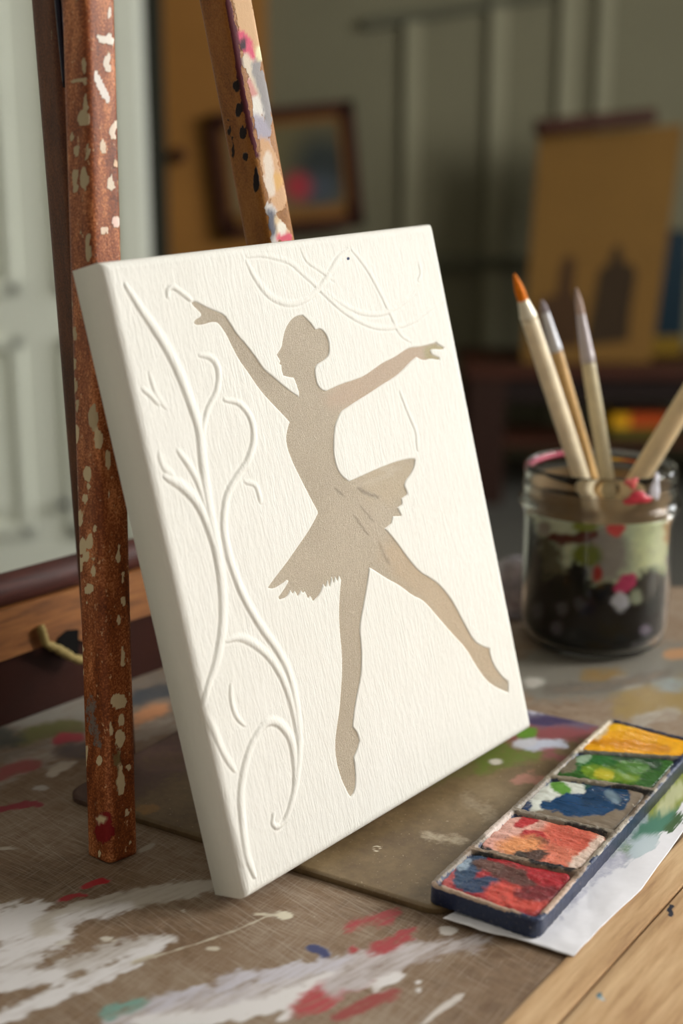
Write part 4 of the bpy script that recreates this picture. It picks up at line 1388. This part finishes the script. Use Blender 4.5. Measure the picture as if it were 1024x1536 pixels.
M['drypaint'] = m_attr('dry crusted paint', .42, .5, .22, 1300, (150, 90, 80), .7, .12, 1000)
for nm, k, base, st in wells:
    ss = np.linspace(0, 1, 110)
    tt = np.linspace(0, 1, 90)
    S_, T_ = np.meshgrid(ss, tt)
    ms = .0021 if k < 4 else .0014
    x_ = ms + S_ * (PWd - 2 * ms - .001)
    lo = bound[k](x_) + (.0020 if k else .0026)
    hi = bound[k + 1](x_) - (.0012 if k < 4 else .0030)
    # superellipse-ish corners
    a_, b_ = 2 * S_ - 1, 2 * T_ - 1
    kk = (np.abs(a_) ** 7 + np.abs(b_) ** 7 + 1e-9) ** (-1 / 7.) * np.maximum(np.abs(a_), np.abs(b_))
    a_, b_ = a_ * kk, b_ * kk
    x_ = ms + (a_ + 1) / 2 * (PWd - 2 * ms - .001)
    y_ = lo + (b_ + 1) / 2 * (hi - lo)
    ee = 1 - np.maximum(np.abs(2 * S_ - 1), np.abs(2 * T_ - 1))
    wob = fbm(x_ * 330, y_ * 330, 30 + k, 4) - .5
    wob2 = fbm(x_ * 90 + 4, y_ * 260, 50 + k, 3) - .5
    zz_ = -.0013 + (.0011 if k < 2 else .0005) * wob + (.0017 if k < 2 else .0012) * wob2 + .0005 * sm(0, .25, ee) + (.0004 if k in (4, 3) else 0)
    zz_ -= .0007 * (1 - sm(0, .04, ee))
    Pq = np.stack([x_, y_, zz_], -1)
    att = paint_attr(to_world(Pq, PMt), [('e', 800, 1200, 4000, 4000, base, 1, 1, 0)] + st, base)
    att[..., 3] = 1
    sheet(nm, Pq, M['wetpaint'] if k in (2, 3, 4) else M['drypaint'], pal, (0, 0, -.0016), None, extra={'Col': att})

# ------------------------------------------------------------------ jar with brushes
JC = Vector((.1555, .8000, 0))
jar = empty('paint_jar', JC)
tag(jar, 'glass jar with dark paint residue holding brushes, on the table behind the palette', 'jar')
JC0 = (0, 0, 0)
outer = [(0, .0006), (.030, .0004), (.036, .0012), (.0405, .004), (.0435, .009), (.0448, .016), (.0452, .03), (.0453, .06), (.0453, .078), (.0455, .083), (.0472, .0862), (.0482, .0885), (.0478, .0908), (.0462, .0925), (.0456, .095),
         (.0460, .098), (.0458, .101), (.0452, .104), (.0456, .107), (.0452, .1105), (.0440, .1125), (.0428, .1115)]
inner = [(.0424, .108), (.0424, .098), (.0424, .086), (.0424, .06), (.0424, .02), (.0415, .010), (.038, .0055), (.03, .004), (0, .004)]


def dense(p, n):
    return smooth_line(p, n)


lathe('glass_body', np.vstack([dense(outer, 3), dense(inner, 3)]), JC0, m_glass('jar glass', (.93, .93, .90, 1), .05, 1.28), jar, 128)
jar_strokes = [
    ('l', [(770, 760), (900, 768), (1060, 756)], 12, (112, 90, 60), .85, 8, 4), ('l', [(800, 762), (860, 772)], 7, (126, 62, 26), .9, 6, 4),
    ('l', [(800, 800), (905, 790), (1060, 780)], 50, (206, 214, 188), 1, 20, 6), ('e', 930, 820, 60, 60, (190, 206, 178), 1, 30, 8), ('e', 985, 815, 26, 44, (214, 224, 180), 1, 20, 8), ('l', [(820, 820), (830, 880)], 14, (96, 92, 72), .95, 16, 8),
    ('e', 905, 830, 26, 30, (150, 148, 146), .9, 20, 6), ('e', 878, 788, 12, 10, (130, 140, 40), 1, 8, 4), ('e', 880, 832, 14, 12, (116, 126, 42), 1, 10, 4), ('l', [(830, 805), (860, 808), (890, 802)], 5, (98, 52, 44), .9, 5, 4),
    ('l', [(788, 780), (796, 860), (800, 960)], 14, (32, 24, 20), 1, 10, 5), ('l', [(1016, 770), (1018, 860), (1014, 940)], 12, (40, 44, 36), 1, 10, 5), ('l', [(980, 860), (985, 900), (990, 920)], 10, (128, 144, 118), .9, 10, 6),
    ('l', [(790, 925), (850, 905), (905, 908), (960, 900), (1020, 900)], 26, (5, 5, 6), 1, 8, 10), ('l', [(780, 960), (905, 960), (1040, 950)], 44, (4, 4, 5), 1, 6, 3), ('e', 868, 878, 14, 26, (14, 16, 18), 1, 6, 8), ('e', 835, 890, 18, 22, (16, 17, 18), 1, 8, 8), ('l', [(975, 905), (965, 880), (985, 870)], 14, (28, 36, 34), .9, 10, 8), ('e', 910, 890, 12, 14, (14, 15, 17), 1, 6, 6),
    ('e', 923, 790, 11, 11, (222, 76, 78), 1, 4, 2), ('l', [(928, 884), (940, 872), (946, 866)], 8, (200, 52, 110), 1, 4, 2), ('e', 929, 902, 9, 10, (206, 210, 226), 1, 5, 3), ('e', 895, 861, 4, 7, (170, 44, 50), 1, 4, 2), ('e', 818, 792, 7, 7, (160, 150, 140), .9, 5, 3), ('e', 1002, 795, 6, 16, (190, 150, 100), .9, 5, 3),
    ('e', 952, 895, 6, 7, (150, 160, 140), .8, 5, 2), ('e', 966, 944, 5, 5, (120, 110, 130), .9, 4, 2), ('e', 956, 970, 7, 5, (96, 90, 96), .9, 5, 2), ('e', 974, 968, 6, 6, (96, 90, 92), .9, 5, 2), ('e', 835, 942, 5, 6, (84, 80, 88), .8, 5, 2), ('e', 808, 916, 5, 8, (70, 66, 72), .8, 5, 3), ('e', 844, 912, 5, 6, (80, 78, 84), .8, 5, 3), ('e', 870, 905, 5, 6, (70, 70, 76), .7, 5, 3), ('e', 1000, 840, 4, 5, (170, 160, 150), .8, 4, 2),
]


def liner_attr(V):
    Vw = V + np.array(JC)
    a_ = paint_attr(Vw, jar_strokes, (30, 26, 24))
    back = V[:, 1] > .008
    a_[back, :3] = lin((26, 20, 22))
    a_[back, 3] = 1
    m = back & (V[:, 0] < -.005) & (V[:, 2] > .088)
    a_[m, :3] = lin((150, 34, 66))
    a_[:, 3] = 1
    return a_


def m_liner():
    t = NT('dried paint film inside glass')
    at_ = t.n('ShaderNodeAttribute', attribute_name='Col')
    nz = t.noise(160, t.coord(), 4, .6)
    hsv = t.n('ShaderNodeHueSaturation')
    t.l(at_.outputs['Color'], hsv.inputs['Color'])
    t.l(t.math('ADD', .7, t.math('MULTIPLY', nz, .6)), hsv.inputs['Value'])
    t.b.inputs['Specular IOR Level'].default_value = .2
    return t.fin(hsv.outputs[0], .6)


zl = np.arange(.0048, .0866, .0008)
lp = [(min(.0421, .030 + .0121 * math.sqrt(min(1, (z - .004) / .010))), z) for z in zl]
lathe('paint_film', lp, JC0, m_liner(), jar, 220, liner_attr)
# tan translucent film in the neck: a thin band of tinted glass-like paint
t_ = NT('tan film on the neck')
t_.fin(rgba((168, 140, 104)), .3)
t_.b.inputs['Alpha'].default_value = .55
lathe('neck_film', [(.0420, .0866), (.0421, .094), (.0421, .101)], JC0, t_.m, jar, 96)
# blobs of paint stuck on the neck and rim
def rim_spot(px, py, rx, rz, c, nm='paint_smear'):
    d = ray(px, py)
    o_ = Vector((0, 0, CAM_H)) - JC
    R2 = .0468
    a_ = d.x ** 2 + d.y ** 2
    b_ = o_.x * d.x + o_.y * d.y
    c_ = o_.x ** 2 + o_.y ** 2 - R2 ** 2
    disc = max(b_ * b_ - a_ * c_, 0)
    t1 = (-b_ - math.sqrt(disc)) / a_
    q = o_ + d * t1
    th0 = math.atan2(q.y, q.x)
    V, Fc = [], []
    nn, mm = 24, 6
    for i in range(mm):
        for j in range(nn):
            r_ = (i + .0) / (mm - 1)
            an = 2 * math.pi * j / nn
            w_ = 1 + .25 * math.sin(3 * an + px)
            dth, dz = r_ * w_ * rx / R2 * math.cos(an), r_ * w_ * rz * math.sin(an)
            rr = .0462 + .0012 * (1 - r_ ** 2)
            V.append((rr * math.cos(th0 + dth), rr * math.sin(th0 + dth), q.z + dz))
    return mesh_obj(nm, V, grid_faces(mm, nn, 0, True), plain('smear', c, .4, .15, 300), jar)


rim_spot(948, 725, .0040, .0032, (214, 96, 96))
rim_spot(958, 748, .0085, .0038, (186, 40, 60))
rim_spot(984, 732, .0036, .0075, (214, 214, 226))
# pink smear on the inner back rim
rim_pts = [(.0425 * math.cos(a_), .0425 * math.sin(a_), .1095 - .0015 * (a_ - 2.1)) for a_ in np.linspace(1.9, 3.1, 14)]
tube('rim_smear', rim_pts, .0017, plain('crimson smear', (186, 60, 90), .4, .3, 200), jar)


def brush(name, tip, tip_y, ex, ex_y, r, fer, bl_, cols, label, extra=.11, rtip=.4, pinch=False):
    A_ = at_y(tip[0], tip[1], tip_y)
    B_ = at_y(ex[0], ex[1], ex_y)
    d = (B_ - A_).normalized()
    Lt = (B_ - A_).length + extra
    e = empty(name, A_)
    tag(e, label, 'paintbrush', 'paintbrushes in the jar')
    p = lambda s: d * s
    loft('bristles', p(0), p(bl_), lambda t: r * (.10 + rtip * math.sin(min(1, t * 1.3) * math.pi / 2)), plain('bristle', cols[0], .6, .2, 400, .3), e, 20, 20)
    loft('ferrule', p(bl_ * .96), p(bl_ + fer), lambda t: r * (rtip + .12 + (.86 - rtip - .12) * t + (.03 if .82 < t < .9 else 0)), plain('ferrule', cols[1], .35, .1, 60, Metallic=.25), e, 24, 30)
    loft('handle', p(bl_ + fer), p(Lt), lambda t: r * (.82 + .2 * math.sin(min(1, t * 2.2) * math.pi / 2) - .35 * t), plain('handle', cols[2], .35, .12, 90), e, 28, 50)
    return e


brush('paintbrush', (771, 411), .768, (868, 706), .786, .0058, .010, .0165, ((224, 122, 14), (236, 228, 206), (238, 222, 190)), 'tallest paintbrush in the jar, orange-tipped with a cream handle', .100)
brush('paintbrush', (812, 450), .806, (884, 706), .814, .0046, .024, .008, ((150, 140, 146), (214, 214, 220), (216, 176, 116)), 'paintbrush with white ferrule and tan handle beside the orange-tipped one', .098)
brush('paintbrush', (864, 432), .800, (908, 706), .797, .0050, .028, .016, ((172, 150, 140), (180, 170, 172), (206, 192, 156)), 'slim paintbrush with pinkish bristles standing in the middle of the jar', .092)
brush('paintbrush', (1062, 545), .795, (966, 703), .795, .0072, .002, .001, ((190, 90, 70), (206, 120, 90), (226, 202, 160)), 'thick cream brush handle leaning right over the jar rim', .085, .6)

# small clear glass behind the jar
gx = at_y(774, 900, .85).x
gt_ = at_y(774, 835, .85).z
def m_milky():
    t = NT('milky smoky glass')
    nz = t.noise(120, t.coord(), 4, .6)
    t.b.inputs['Transmission Weight'].default_value = .55
    return t.fin(t.ramp(nz, [(.35, tuple(lin((150, 142, 146)))), (.65, tuple(lin((206, 200, 208))))]), .22)


gl = lathe('small_clear_glass', np.array(dense([(0, .0002), (.011, .0003), (.0142, .002), (.0156, .010), (.0158, .024), (.0150, .033), (.0118, .040), (.006, .0435), (0, .0442)], 4)) * np.array([1, gt_ / .0442]), (gx, .85, 0), m_milky(), None, 64)
tag(gl, 'small clear domed glass standing between the canvas and the jar', 'glass')
